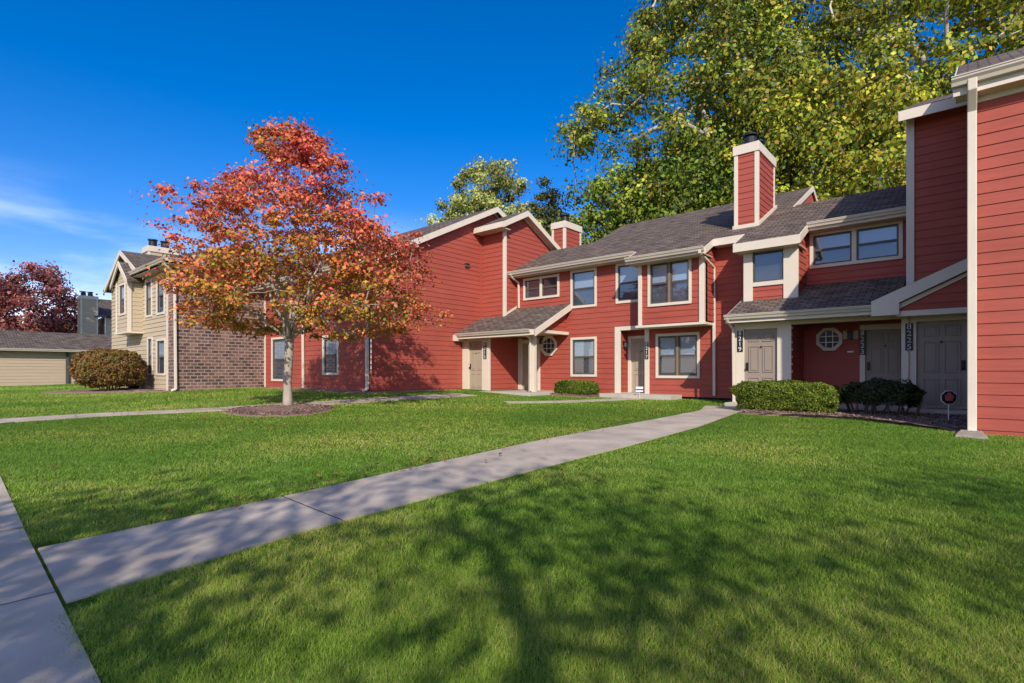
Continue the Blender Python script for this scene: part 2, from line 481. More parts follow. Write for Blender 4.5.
# bay
w = MB(); BWN = (-8.18, -6.68, 3.27, 4.77); UW = (-6.32, -8.47)
lap_wall(w, front(16.4), -8.47, -6.32, 2.70, 5.0, [ins(BWN)])
lap_wall(w, side(-6.20), 16.4, VF, 2.70, 5.0); lap_wall(w, sideneg(-8.47), 16.4, VF, 2.70, 5.0)
w.box((-8.44, 16.42, 2.66), (-6.35, VF, 2.70))
w.build('bay_wall', M['red'], T, recalc=False)
w = MB()
w.box((-8.60, 16.30, 2.585), (-6.22, VF - .03, 2.665)); w.box((-8.52, 16.345, 2.668), (-8.39, 16.43, 4.93)); w.box((-6.43, 16.345, 2.668), (-6.27, 16.47, 4.93))
w.build('bay_trim', M['cream'], T, bevel=.006)
# dormer box over the right porch
w = MB(); DW = (-4.78, -3.87, 3.58, 4.68)
lap_wall(w, front(16.05), -4.96, -3.6, 2.85, 4.78, [(-4.75, -3.9, 3.62, 4.78)])
for q in (side(-3.6), sideneg(-4.96)): lap_wall(w, q, 16.05, VF, 2.85, [(16.05, 4.74), (VF, 5.22)])
w.build('dormer_wall', M['red'], T, recalc=False)
w = MB()
w.box((-4.99, 16.0, 2.9), (-4.74, 16.09, 4.76)); w.box((-3.93, 16.0, 2.9), (-3.56, 16.09, 4.76)); w.box((-4.74, 16.0, 3.54), (-3.93, 16.04, 3.66)); w.box((-4.74, 16.0, 4.62), (-3.93, 16.04, 4.76))
w.build('dormer_trim', M['cream'], T, bevel=.006)
fx = front(16.05); gw = MB(); gw.poly([fx(s, z, -.02) for s, z in ((-4.74, 3.66), (-3.93, 3.66), (-3.93, 4.62), (-4.74, 4.62))])
wo = MB(); e = .04
for q in ((-4.74, -4.70, 3.66, 4.62), (-3.97, -3.93, 3.66, 4.62), (-4.70, -3.97, 3.66, 3.70), (-4.70, -3.97, 4.58, 4.62)): wo.pbox(fx, *q, -.05, .01)
wo = wo.build('window', M['bronze'], T)
gw.build('pane', M['glass'], wo, recalc=False)
bl = MB()
for i in range(19):
    za = 3.66 + .0505 * i; bl.poly([fx(-4.74, za, -.10), fx(-3.93, za, -.10), fx(-3.93, za + .047, -.085), fx(-4.74, za + .047, -.085)])
bl.build('blind', M['shade'], wo, recalc=False); MB().pbox(fx, -4.74, -3.93, 3.66, 4.62, -.2, -.16).build('dark_room', M['dark'], wo)
# right porch walls
w = MB(); PB = 16.6
lap_wall(w, front(PB), -3.60, -1.1, .15, 3.2, [(-2.2, -1.22, .1, 2.25)]); w.build('porch_wall', M['red'], T, recalc=False); w = MB()
lap_wall(w, side(-3.56), 15.3, PB, .15, 2.8); w.build('porch_wall', M['red'], T, recalc=False); w = MB(); lap_wall(w, sideneg(-4.97), 15.3, VF, .15, 2.8)
w.build('porch_wall', M['red'], T, recalc=False)
w = MB(); lap_wall(w, front(14.80), -1.24, .02, 2.42, [(-1.24, 2.56), (.02, 3.30)]); w.build('gable_wall', M['red'], T, recalc=False)
# wing behind (taller) and wing in front on the right
w = MB()
lap_wall(w, front(15.2), -1.08, 6, 2.42, 7.12); lap_wall(w, sideneg(-1.08), 15.2, 24, .2, [(15.2, 7.08), (19.5, 8.85), (24, 7.0)])
w.build('tall_wing_wall', M['red'], T, recalc=False)
w = MB()
lap_wall(w, front(11.4), -.02, 9, -.02, 5.54); lap_wall(w, sideneg(-.02), 11.4, 18.6, -.02, [(11.4, 5.54), (15.0, 7.3), (18.6, 5.5)])
w.build('wing_wall', M['red'], T, recalc=False)
MB().box((-.0, 11.42, -.2), (9, 11.5, -.02)).build('foundation', M['slab'], T)

# ---- windows
window(T, front(10.84), *WA); window(T, front(10.84), *WB)
window(T, pF, *PL, panes=2, mull='cream', blind='shade'); window(T, pF, *W1); window(T, pF, *W2); window(T, pF, *LW)
window(T, pF, *BW, panes=2, mull='sashtan'); window(T, front(16.4), *BWN, panes=2, mull='sashtan')
window(T, pF, *UR, panes=2, mull='cream', halfscreen=True)
octagon(T, pF, -12.82, 2.15, .43); octagon(T, front(PB), -2.92, 1.99, .335, back='dark')

# ---- doors, frames, plaques, lamps
door(T, front(15.3), *D1, knob=-1)
w = MB(); p = front(15.3)
w.pbox(p, -15.98, -15.60, .3, 2.62, -.06, .04); w.pbox(p, -14.82, -14.43, .3, 2.62, -.06, .04); w.pbox(p, -15.60, -14.82, 2.36, 2.62, -.06, .035)
w.build('door_frame', M['cream'], T, bevel=.006)
plaque(T, p, -14.72, -14.56, 1.62, 2.28, '8215', .042)
p2 = pF
door(T, p2, -14.26, -13.42, .36, 2.30, knob=1, dd=-.03)
w = MB(); w.pbox(p2, -14.45, -14.26, .3, 2.50, -.06, .04); w.pbox(p2, -13.42, -13.28, .3, 2.50, -.06, .04); w.pbox(p2, -14.26, -13.42, 2.30, 2.44, -.06, .035)
w.build('door_frame', M['cream'], T, bevel=.006)
p3 = front(17.62)
door(T, p3, -9.46, -8.66, .36, 2.32, knob=1)
w = MB(); w.pbox(p3, -9.585, -9.46, .3, 2.42, -.06, .03); w.pbox(p3, -9.46, -8.61, 2.32, 2.42, -.06, .03)
w.pbox(pF, -9.83, -9.60, .3, 2.74, -.02, .045); w.pbox(pF, -8.64, -8.47, .3, 2.58, -.02, .045); w.pbox(pF, -9.60, -8.64, 2.60, 2.74, -.02, .045)
w.build('door_frame', M['cream'], T, bevel=.006)
plaque(T, pF, -8.615, -8.49, 1.55, 2.15, '8217', .047)
lantern(T, side(-9.63), 17.33, 2.12)
p5 = front(15.3)
door(T, p5, -4.75, -3.90, .28, 2.27, knob=-1, m_='shadedoor'); door(T, p5, -.95, -.06, .28, 2.25, knob=1, m_='shadedoor')
door(T, front(PB), -2.10, -1.25, .28, 2.20, knob=-1, m_='shadedoor')
w = MB()
w.pbox(p5, -5.0, -4.75, .1, 2.45, -.06, .04); w.pbox(p5, -3.90, -3.56, .1, 2.45, -.06, .04); w.pbox(p5, -4.75, -3.90, 2.27, 2.45, -.06, .035)
w.build('door_frame', M['cream'], T, bevel=.006)
w = MB()
w.pbox(p5, -1.23, -.95, .1, 2.40, -.06, .04); w.pbox(p5, -.06, .0, .1, 2.40, -.06, .03); w.pbox(p5, -.95, -.06, 2.25, 2.40, -.06, .035)
w.build('door_frame', M['cream'], T, bevel=.006)
w = MB(); pb = front(PB)
w.pbox(pb, -2.22, -2.10, .1, 2.34, -.06, .04); w.pbox(pb, -2.10, -1.2, 2.20, 2.34, -.06, .035); w.build('door_frame', M['cream'], T, bevel=.006)
plaque(T, p5, -4.92, -4.77, 1.66, 2.24, '8219', .042); plaque(T, p5, -1.155, -1.01, 1.60, 2.22, '8225', .042); plaque(T, pb, -2.225, -2.095, 1.55, 2.2, '8223', .042)
MB().pbox(pb, -2.60, -2.26, 1.98, 2.20, .0, .03).build('lamp_board', M['soffit'], T); lantern(T, pb, -2.43, 2.08, .03)
MB().pbox(pb, -2.50, -2.36, 1.62, 1.66, .0, .05).build('door_bell', M['white'], T)
MB().pbox(pF, -13.27, -13.06, 2.18, 2.50, .0, .03).build('lamp_board', M['soffit'], T); lantern(T, pF, -13.18, 2.36, .03)
w = MB(); w.pbox(side(UB), 15.38, 15.58, 5.48, 5.60, .02, .10); w.pbox(side(UB), 15.36, 15.60, 5.60, 5.63, .02, .15); w.build('wall_vent', M['bronze'], T)

# ---- roofs
RT = lambda v: 5.27 + .5 * (v - 16.7)                   # main front slope
TH = .10
def roof(name, polys, t=TH):
    m = MB()
    for q in polys: m.slab(q, t)
    return m.build(name, M['shingle'], T)
roof('main_roof', [
    [(UG, 16.66, RT(16.66)), (-12.2, 16.66, RT(16.66)), (-12.2, 19.4, RT(19.4)), (UG, 19.4, RT(19.4))],
    [(-12.2, 16.66, RT(16.66)), (-8.72, 16.66, RT(16.66)), (-8.72, 22, RT(22)), (-12.2, 22, RT(22))],
    [(-8.72, 15.96, RT(15.96)), (-6.12, 15.96, RT(15.96)), (-6.12, 22, RT(22)), (-8.72, 22, RT(22))],
    [(-6.12, 16.66, RT(16.66)), (-5.15, 16.66, RT(16.66)), (-5.15, 22, RT(22)), (-6.12, 22, RT(22))],
    [(-5.15, 15.70, RT(15.70)), (-4.42, 15.70, RT(15.70)), (-4.42, 22, RT(22)), (-5.15, 22, RT(22))],
    [(-4.42, 15.70, RT(15.70)), (-3.48, 15.70, RT(15.70)), (-3.48, 19.4, RT(19.4)), (-4.42, 19.4, RT(19.4))],
    [(-3.48, 16.66, RT(16.66)), (-1.10, 16.66, RT(16.66)), (-1.10, 19.4, RT(19.4)), (-3.48, 19.4, RT(19.4))],
    [(-12.2, 22, RT(22)), (-4.42, 22, RT(22)), (-4.42, 27.4, RT(16.6)), (-12.2, 27.4, RT(16.6))],
    [(UG, 19.4, RT(19.4)), (-12.2, 19.4, RT(19.4)), (-12.2, 24.8, RT(14)), (UG, 24.8, RT(14))],
    [(-4.42, 19.4, RT(19.4)), (-1.1, 19.4, RT(19.4)), (-1.1, 24.8, RT(14)), (-4.42, 24.8, RT(14))]])
# vent gable where the higher ridge ends
w = MB()
w.poly([(-4.46, 19.4, RT(19.4) - .05), (-4.46, 22, RT(22) - .1), (-4.46, 24.6, RT(19.4) - .05)]); w.build('gable_wall', M['red'], T, recalc=False)
w = MB()
w.hexa([(-4.42, 19.2, RT(19.2) - .14), (-4.38, 19.2, RT(19.2) - .14), (-4.38, 22, RT(22) - .17), (-4.42, 22, RT(22) - .17), (-4.42, 19.2, RT(19.2) + .02), (-4.38, 19.2, RT(19.2) + .02), (-4.38, 22, RT(22) + .02), (-4.42, 22, RT(22) + .02)])
w.hexa([(-4.42, 22, RT(22) - .17), (-4.38, 22, RT(22) - .17), (-4.38, 24.6, RT(19.4) - .17), (-4.42, 24.6, RT(19.4) - .17), (-4.42, 22, RT(22) + .02), (-4.38, 22, RT(22) + .02), (-4.38, 24.6, RT(19.4) + .02), (-4.42, 24.6, RT(19.4) + .02)])
w.build('rake_board', M['cream'], T)
# left block roof (big side wall) and jog roof
BT = lambda v: 5.20 + .5 * (v - 10.84)
GT = lambda v: 7.97 - .5 * abs(v - 17.5)
roof('left_block_roof', [
    [(-33, 10.35, BT(10.35)), (-15.66, 10.35, BT(10.35)), (-15.66, 17.1, BT(17.1)), (-33, 17.1, BT(17.1))],
    [(-33, 17.1, BT(17.1)), (-15.66, 17.1, BT(17.1)), (-15.66, 23.9, BT(10.3)), (-33, 23.9, BT(10.3))]])
roof('gable_roof', [
    [(-15.90, 15.92, GT(15.92)), (-14.28, 15.92, GT(15.92)), (-14.28, 17.5, GT(17.5)), (-15.90, 17.5, GT(17.5))],
    [(-15.90, 17.5, GT(17.5)), (-14.28, 17.5, GT(17.5)), (-14.28, 22.9, GT(22.9)), (-15.90, 22.9, GT(22.9))]])
def rake(mb, u, pts, h=.22, t=.04, dz=-.005):
    for a, b in zip(pts, pts[1:]):
        mb.hexa([(u, a[0], a[1] - h), (u + t, a[0], a[1] - h), (u + t, b[0], b[1] - h), (u, b[0], b[1] - h), (u, a[0], a[1] + dz), (u + t, a[0], a[1] + dz), (u + t, b[0], b[1] + dz), (u, b[0], b[1] + dz)])
w = MB(); rake(w, -15.66, [(10.35, BT(10.35)), (17.1, BT(17.1)), (23.9, BT(10.3))], .24); rake(w, UB + .03, [(10.5, BT(10.5) - .13), (17.1, BT(17.1) - .13), (22, BT(12.2) - .13)], .13, .03)
w.build('rake_board', M['cream'], T)
w = MB(); rake(w, -14.28, [(15.92, GT(15.92)), (17.5, GT(17.5)), (22.9, GT(22.9))], .24); rake(w, UG + .03, [(16.45, GT(16.45) - .13), (17.5, GT(17.5) - .13), (22, GT(22) - .13)], .12, .03)
w.build('rake_board', M['cream'], T)
w = MB(); board(w, (-15.90, 15.90, GT(15.9)), (-14.24, 15.90, GT(15.9)), .22, .035, (0, -1)); board(w, (-33, 10.33, BT(10.33)), (-15.62, 10.33, BT(10.33)), .22, .035, (0, -1))
w.build('fascia', M['cream'], T)
w = MB(); w.box((-15.9, 15.93, 6.93), (-14.3, 16.42, 6.96)); w.box((-33, 10.4, 4.74), (-15.7, 10.86, 4.77))
w.hexa([(-15.93, 10.4, 4.80), (-15.67, 10.4, 4.80), (-15.67, 17.1, 8.15), (-15.93, 17.1, 8.15), (-15.93, 10.4, 4.82), (-15.67, 10.4, 4.82), (-15.67, 17.1, 8.17), (-15.93, 17.1, 8.17)])
w.hexa([(-14.57, 16.4, 7.20), (-14.29, 16.4, 7.20), (-14.29, 17.5, 7.75), (-14.57, 17.5, 7.75), (-14.57, 16.4, 7.22), (-14.29, 16.4, 7.22), (-14.29, 17.5, 7.77), (-14.57, 17.5, 7.77)])
w.hexa([(-14.57, 17.5, 7.75), (-14.29, 17.5, 7.75), (-14.29, 22.5, 5.25), (-14.57, 22.5, 5.25), (-14.57, 17.5, 7.77), (-14.29, 17.5, 7.77), (-14.29, 22.5, 5.27), (-14.57, 22.5, 5.27)])
w.build('soffit', M['soffit'], T)
w = MB(); gutter(w, (-24.0, 10.295, BT(10.33) + .0), (-15.6, 10.295, BT(10.33) + .0), (0, -1)); w.build('gutter', M['gutter'], T)
MB().box((UG - .08, 16.35, 3.2), (UG + .055, 16.46, 7.2)).build('corner_board', M['cream'], T, bevel=.006)
MB().box((UB - .02, 16.32, 2.7), (UB + .05, 16.378, 6.93)).build('corner_board', M['red'], T)
MB().box((-24.2, 10.79, .3), (-24.13, 10.835, 4.74)).build('corner_board', M['cream'], T)

# main eaves: gutters, fascia, soffits
w = MB(); E = RT(16.66)
E2 = RT(15.96)
for a, c, v0, z in ((UG + .02, -8.76, 16.62, E), (-8.74, -6.10, 15.92, E2), (-3.46, -1.10, 16.62, E)): gutter(MB(), (a, v0, z), (c, v0, z), (0, -1)).build('gutter', M['gutter'], T)
w = MB(); E3 = RT(15.70)
board(w, (UG, 16.655, E), (-8.74, 16.655, E), .2, .03, (0, -1)); board(w, (-8.74, 15.955, E2), (-6.1, 15.955, E2), .2, .03, (0, -1)); board(w, (-6.1, 16.655, E), (-5.15, 16.655, E), .22, .035, (0, -1))
board(w, (-5.17, 15.695, E3), (-3.46, 15.695, E3), .24, .04, (0, -1)); board(w, (-3.46, 16.655, E), (-1.1, 16.655, E), .2, .03, (0, -1))
for u, v0, sgn in ((-8.76, 15.96, -1), (-6.10, 15.96, 1), (-5.17, 15.70, -1), (-3.46, 15.70, 1)):
    a = u - .02; w.hexa([(a, v0, RT(v0) - .22), (a + .04, v0, RT(v0) - .22), (a + .04, 16.7, RT(16.7) - .2), (a, 16.7, RT(16.7) - .2), (a, v0, RT(v0) - .004), (a + .04, v0, RT(v0) - .004), (a + .04, 16.7, RT(16.7) - .004), (a, 16.7, RT(16.7) - .004)])
w.build('fascia', M['cream'], T)
w = MB()
w.box((UG + .03, 16.66, E - .21), (-8.5, VF + .02, E - .18)); w.box((-8.72, 15.97, E2 - .21), (-6.13, 16.66, E2 - .18)); w.box((-6.12, 16.66, E - .21), (-5.15, VF + .02, E - .18))
w.box((-5.14, 15.71, E3 - .25), (-3.49, 16.64, E3 - .22)); w.box((-3.48, 16.66, E - .21), (-1.1, VF + .02, E - .18)); w.box((-8.45, 16.655, E2 - .2), (-6.34, VF, E2 - .17))
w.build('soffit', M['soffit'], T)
# left porch: roof, beam, post, gable end, soffit
LT = lambda v: 2.66 + .5 * (v - 14.87)
roof('porch_roof', [[(UB + .02, 14.83, LT(14.83)), (-11.76, 14.83, LT(14.83)), (-11.76, VF - .01, LT(VF)), (UB + .02, VF - .01, LT(VF))]], .08)
w = MB(); gutter(w, (-15.78, 14.80, LT(14.83)), (-11.95, 14.80, LT(14.83)), (0, -1), .10, .11); w.build('gutter', M['gutter'], T)
w = MB()
board(w, (-16.0, 14.83, LT(14.83) - .01), (-11.74, 14.83, LT(14.83) - .01), .2, .03, (0, -1))
rake(w, -11.76, [(14.80, LT(14.80)), (VF, LT(VF))], .24, .045); w.box((-16.15, 14.72, 2.36), (-15.75, 15.2, 2.60))
w.build('fascia', M['cream'], T)
w = MB(); lap_wall(w, side(-11.98), 15.22, VF, 2.66, [(15.22, 2.67), (VF, LT(VF) - .09)]); w.build('gable_wall', M['red'], T, recalc=False)
w = MB(); w.box((-12.06, 15.06, 2.54), (-11.86, VF - .03, 2.655)); w.box((-14.43, 15.22, 2.44), (-12.06, 15.34, 2.64)); w.build('porch_beam', M['cream'], T, bevel=.005)
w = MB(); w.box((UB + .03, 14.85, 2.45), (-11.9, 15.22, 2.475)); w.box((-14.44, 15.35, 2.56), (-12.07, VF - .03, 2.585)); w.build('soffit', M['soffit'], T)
w = MB(); w.box((-12.36, 15.20, .36), (-12.10, 15.36, 2.44)); w.build('porch_post', M['cream'], T, bevel=.008)
downspout(T, [(-12.30, 14.74, 2.58), (-12.30, 14.86, 2.46), (-12.22, 15.13, 2.34), (-12.22, 15.15, .42)], .07, .05)
w = MB(); w.hexa([(UG + .02, 16.4, 3.44), (UG + .06, 16.4, 3.44), (UG + .06, VF, 3.80), (UG + .02, VF, 3.80), (UG + .02, 16.4, 3.53), (UG + .06, 16.4, 3.53), (UG + .06, VF, 3.89), (UG + .02, VF, 3.89)]); w.build('flashing_board', M['cream'], T)
downspout(T, [(-14.42, 16.55, 5.14), (-14.42, 16.66, 5.02), (-14.36, 17.0, 4.84), (-14.36, 17.02, 3.80)], .08, .06)
# right porch: roof, fascia
QT = lambda v: 2.66 + .42 * (v - 14.87)
roof('porch_roof', [[(-5.08, 14.83, QT(14.83)), (-1.25, 14.83, QT(14.83)), (-1.25, VF - .01, QT(VF)), (-5.08, VF - .01, QT(VF))]], .08)
w = MB(); gutter(w, (-5.10, 14.80, QT(14.83)), (-1.74, 14.80, QT(14.83)), (0, -1), .11, .12); w.build('gutter', M['gutter'], T)
w = MB(); board(w, (-5.08, 14.83, QT(14.83) - .01), (-1.7, 14.83, QT(14.83) - .01), .2, .03, (0, -1))
w.hexa([(-5.10, 14.83, QT(14.83) - .2), (-5.06, 14.83, QT(14.83) - .2), (-5.06, VF, QT(VF) - .2), (-5.10, VF, QT(VF) - .2), (-5.10, 14.83, QT(14.83) - .004), (-5.06, 14.83, QT(14.83) - .004), (-5.06, VF, QT(VF) - .004), (-5.10, VF, QT(VF) - .004)])
w.build('fascia', M['cream'], T)
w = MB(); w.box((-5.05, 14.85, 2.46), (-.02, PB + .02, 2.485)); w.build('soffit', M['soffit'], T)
w = MB(); w.box((-3.57, 15.2, 2.34), (-1.22, 15.32, 2.46)); w.build('porch_beam', M['soffit'], T)
downspout(T, [(-5.02, 14.74, 2.56), (-5.02, 14.80, 2.46), (-4.99, 15.13, 2.30), (-4.99, 15.19, .2)], .07, .05)
# half gable over the last door
KT = lambda u: 2.74 + .455 * (u + 1.72)
w = MB(); w.slab([(-1.72, 14.68, KT(-1.72)), (0.0, 14.68, KT(0)), (0.0, 15.19, KT(0)), (-1.72, 15.19, KT(-1.72))], .06)
w.slab([(-1.72, 15.19, KT(-1.72)), (-1.1, 15.19, KT(-1.1)), (-1.1, VF, KT(-1.1)), (-1.72, VF, KT(-1.72))], .06); w.build('porch_gable_roof', M['shingle'], T)
w = MB()
w.hexa([(-1.74, 14.64, KT(-1.72) - .34), (0.0, 14.64, KT(0) - .26), (0.0, 14.68, KT(0) - .26), (-1.74, 14.68, KT(-1.72) - .34), (-1.74, 14.64, KT(-1.74) - .01), (0.0, 14.64, KT(0) - .01), (0.0, 14.68, KT(0) - .01), (-1.74, 14.68, KT(-1.74) - .01)])
w.hexa([(-1.74, 14.642, 2.385), (-1.22, 14.642, 2.385), (-1.22, 14.682, 2.385), (-1.74, 14.682, 2.385), (-1.74, 14.642, KT(-1.74) - .30), (-1.22, 14.642, KT(-1.22) - .27), (-1.22, 14.682, KT(-1.22) - .27), (-1.74, 14.682, KT(-1.74) - .30)]); w.box((-1.28, 14.73, 2.35), (.0, 14.86, 2.47))
w.hexa([(-1.28, 14.745, KT(-1.28) - .44), (0, 14.745, KT(0) - .36), (0, 14.79, KT(0) - .36), (-1.28, 14.79, KT(-1.28) - .44), (-1.28, 14.745, KT(-1.28) - .33), (0, 14.745, KT(0) - .28), (0, 14.79, KT(0) - .28), (-1.28, 14.79, KT(-1.28) - .33)])
w.build('rake_board', M['cream'], T)
w = MB(); w.box((-1.24, 14.86, 2.40), (-.02, 15.3, 2.43)); w.build('soffit', M['soffit'], T)
# wings' eaves
w = MB(); w.slab([(-1.22, 14.78, 6.98), (7, 14.78, 6.98), (7, 19.5, 8.98), (-1.22, 19.5, 8.98)], .1); w.slab([(-1.22, 19.5, 8.98), (7, 19.5, 8.98), (7, 24.3, 6.95), (-1.22, 24.3, 6.95)], .1); w.build('tall_wing_roof', M['shingle'], T)
w = MB(); board(w, (-1.24, 14.78, 6.97), (7, 14.78, 6.97), .22, .04, (0, -1))
w.hexa([(-1.25, 14.78, 6.74), (-1.22, 14.78, 6.74), (-1.22, 19.5, 8.74), (-1.25, 19.5, 8.74), (-1.25, 14.78, 6.97), (-1.22, 14.78, 6.97), (-1.22, 19.5, 8.97), (-1.25, 19.5, 8.97)]); w.build('fascia', M['cream'], T)
w = MB(); w.hexa([(-1.22, 14.79, 6.78), (7, 14.79, 6.78), (7, 15.22, 6.98), (-1.22, 15.22, 6.98), (-1.22, 14.79, 6.80), (7, 14.79, 6.80), (7, 15.22, 7.0), (-1.22, 15.22, 7.0)]); w.build('soffit', M['soffit'], T)
MB().box((-1.13, 15.14, 2.9), (-.98, 15.26, 6.95)).build('corner_board', M['cream'], T, bevel=.006)
AT = lambda v: 5.80 + .5 * (v - 11.16)
w = MB(); w.slab([(-.20, 11.16, AT(11.16)), (10, 11.16, AT(11.16)), (10, 15, AT(15)), (-.20, 15, AT(15))], .1); w.slab([(-.20, 15, AT(15)), (10, 15, AT(15)), (10, 19, AT(11)), (-.20, 19, AT(11))], .1); w.build('wing_roof', M['shingle'], T)
w = MB(); gutter(w, (-.24, 11.11, AT(11.16)), (10, 11.11, AT(11.16)), (0, -1), .13, .14); w.build('gutter', M['gutter'], T)
w = MB(); board(w, (-.22, 11.15, AT(11.16) - .01), (10, 11.15, AT(11.16) - .01), .26, .035, (0, -1))
w.hexa([(-.23, 11.15, AT(11.15) - .26), (-.19, 11.15, AT(11.15) - .26), (-.19, 15, AT(15) - .25), (-.23, 15, AT(15) - .25), (-.23, 11.15, AT(11.15) - .01), (-.19, 11.15, AT(11.15) - .01), (-.19, 15, AT(15) - .01), (-.23, 15, AT(15) - .01)])
w.box((-.02, 11.36, 5.44), (10, 11.40, 5.53)); w.build('fascia', M['cream'], T)
MB().box((-.19, 11.16, 5.53), (10, 11.42, 5.555)).build('soffit', M['soffit'], T)
downspout(T, [(.015, 11.05, 5.70), (.015, 11.06, 5.56), (.01, 11.30, 5.30), (.01, 11.335, .16), (.01, 11.20, .11)], .118, .085)
# downspouts on the facades
downspout(T, [(-6.22, 15.86, 4.84), (-6.22, 15.87, 4.72), (-6.20, 16.98, 4.42), (-6.20, 17.02, .36)], .09, .06)
downspout(T, [(-20.62, 10.24, 4.9), (-20.62, 10.4, 4.76), (-20.62, 10.74, 4.6), (-20.62, 10.77, .48)], .11, .07)
downspout(T, [(-16.08, 10.24, 4.9), (-16.08, 10.4, 4.76), (-16.08, 10.74, 4.6), (-16.08, 10.77, .50), (-16.18, 10.66, .45)], .13, .09)
# chimneys
def chimney(u0, u1, v0, v1, zb, zt, par, wallm='red', flues=2, tw=.09):
    m = MB(); t = zt - .30
    lap_wall(m, front(v0), u0, u1, zb, t); lap_wall(m, side(u1), v0, v1, zb, t); lap_wall(m, sideneg(u0), v0, v1, zb, t)
    lap_wall(m, lambda s, z, d: (s, v1 + d, z), u0, u1, zb, t)
    ch = m.build('chimney', M[wallm], par, recalc=False)
    tr = MB(); o = .03
    for (a, b) in ((u0, v0), (u1, v0), (u0, v1), (u1, v1)):
        tr.box((a - o if a == u0 else a - tw, b - o if b == v0 else b - tw, zb), (a + tw if a == u0 else a + o, b + tw if b == v0 else b + o, t))
    tr.box((u0 - .06, v0 - .06, t), (u1 + .06, v1 + .06, zt - .04)); tr.box((u0 - .05, v0 - .05, zt - .04), (u1 + .05, v1 + .05, zt))
    tr.build('chimney_trim', M['cream'], ch, bevel=.008)
    n = flues
    for i in range(n):
        fl = MB(); cv = v0 + (v1 - v0) * (i + .55) / (n + .4); cu = (u0 + u1) / 2
        fl.tube([(cu, cv, zt - .02), (cu, cv, zt + .32), (cu, cv, zt + .325), (cu, cv, zt + .37), (cu, cv, zt + .375), (cu, cv, zt + .43)], [.19, .19, .12, .12, .24, .22], 16)
        fl.build('flue_cap', M['black'], ch)
    return ch
ch = chimney(-5.71, -5.03, 17.5, 19.3, 5.45, 8.30, T)
w = MB()                                               # sloping flashing boards round its foot
for u in (-5.78, -5.03): w.hexa([(u, 17.46, RT(17.46) - .02), (u + .05, 17.46, RT(17.46) - .02), (u + .05, 19.5, RT(19.5) - .02), (u, 19.5, RT(19.5) - .02), (u, 17.46, RT(17.46) + .11), (u + .05, 17.46, RT(17.46) + .11), (u + .05, 19.5, RT(19.5) + .11), (u, 19.5, RT(19.5) + .11)])
w.box((-5.73, 17.45, RT(17.45) - .02), (-5.03, 17.49, RT(17.46) + .11)); w.build('flashing_board', M['cream'], ch)
chimney(-14.75, -14.05, 19.9, 21.2, 6.2, 8.02, T, flues=1)
# concrete stoops
w = MB(); w.box((-16.0, 14.55, .0), (-11.8, VF, .355)); w.build('porch_floor', M['slab'], T, bevel=.01)
w = MB(); w.box((-9.95, 16.2, .0), (-7.3, VF - .01, .34)); w.box((-9.62, VF - .01, .0), (-8.61, 17.6, .355)); w.build('doorstep', M['slab'], T, bevel=.01)
w = MB(); w.box((-5.1, 14.75, .0), (.0, PB, .265)); w.build('porch_floor', M['slab'], T, bevel=.01)

# ------------------------------------------------------------------ tan and brick building on the left
B = empty('apartment_building', (-28, 9, 0), 'tan clapboard and brown brick house with a gabled bay, left of the red building', 'building')
w = MB(); w.poly([(-24.2, 7.3, .2), (-24.2, 10.84, .2), (-24.2, 10.84, 5.5), (-24.2, 7.3, 5.5)]); w.build('brick_wall', M['brick'], B, recalc=False)
w = MB(); w.poly([(-25.28, 7.3, .2), (-24.2, 7.3, .2), (-24.2, 7.3, 5.5), (-25.28, 7.3, 5.5)]); w.build('brick_wall', M['brick'], B, recalc=False)
BWs = [(-28.32, -27.33, 3.55, 5.22), (-26.72, -25.62, 3.55, 5.22), (-28.02, -27.26, .95, 2.66), (-26.75, -25.53, .95, 2.52)]
w = MB(); lap_wall(w, front(7.3), -34.2, -25.28, .2, 5.5, [ins(o) for o in BWs], d=.025); lap_wall(w, sideneg(-34.2), 7.3, 14, .2, 5.5)
w.build('front_wall', M['tan'], B, recalc=False)
for o in BWs: window(B, front(7.3), *o)
MB().box((-25.34, 7.25, .25), (-25.24, 7.32, 5.3)).build('corner_board', M['cream'], B)
BY = 6.75; bw = (-30.25, -29.2, 3.72, 5.2)
w = MB(); lap_wall(w, front(BY), -30.75, -28.72, 2.98, [(-30.75, 5.36), (-29.735, 6.08), (-28.72, 5.36)], [ins(bw)]); lap_wall(w, side(-28.72), BY, 7.3, 2.98, 5.42); lap_wall(w, sideneg(-30.75), BY, 7.3, 2.98, 5.42)
w.box((-30.72, BY + .02, 2.95), (-28.75, 7.28, 2.98)); w.build('bay_wall', M['tan'], B, recalc=False)
window(B, front(BY), *bw)
w = MB(); w.box((-28.83, BY - .04, 2.95), (-28.68, BY + .10, 5.4)); w.box((-30.80, BY - .04, 2.95), (-30.66, BY + .1, 5.4)); w.box((-30.85, BY - .09, 2.86), (-28.62, 7.29, 2.95)); w.build('bay_trim', M['cream'], B, bevel=.006)
def brf(name, polys, t=.1):
    m = MB()
    for q in polys: m.slab(q, t)
    return m.build(name, M['shingle'], B)
br_ = -29.735
brf('bay_roof', [[(-28.42, BY - .16, 5.26), (br_, BY - .16, 6.20), (br_, 10, 6.20), (-28.42, 10, 5.26)], [(br_, BY - .16, 6.20), (-31.05, BY - .16, 5.36), (-31.05, 10, 5.26), (br_, 10, 6.20)]], .08)
w = MB()
for s in (1, -1):
    a = br_ + s * 1.36
    w.hexa([(a, BY - .20, 5.02), (br_, BY - .20, 6.0), (br_, BY - .15, 6.0), (a, BY - .15, 5.02), (a, BY - .20, 5.23), (br_, BY - .20, 6.21), (br_, BY - .15, 6.21), (a, BY - .15, 5.23)])
w.build('rake_board', M['cream'], B)
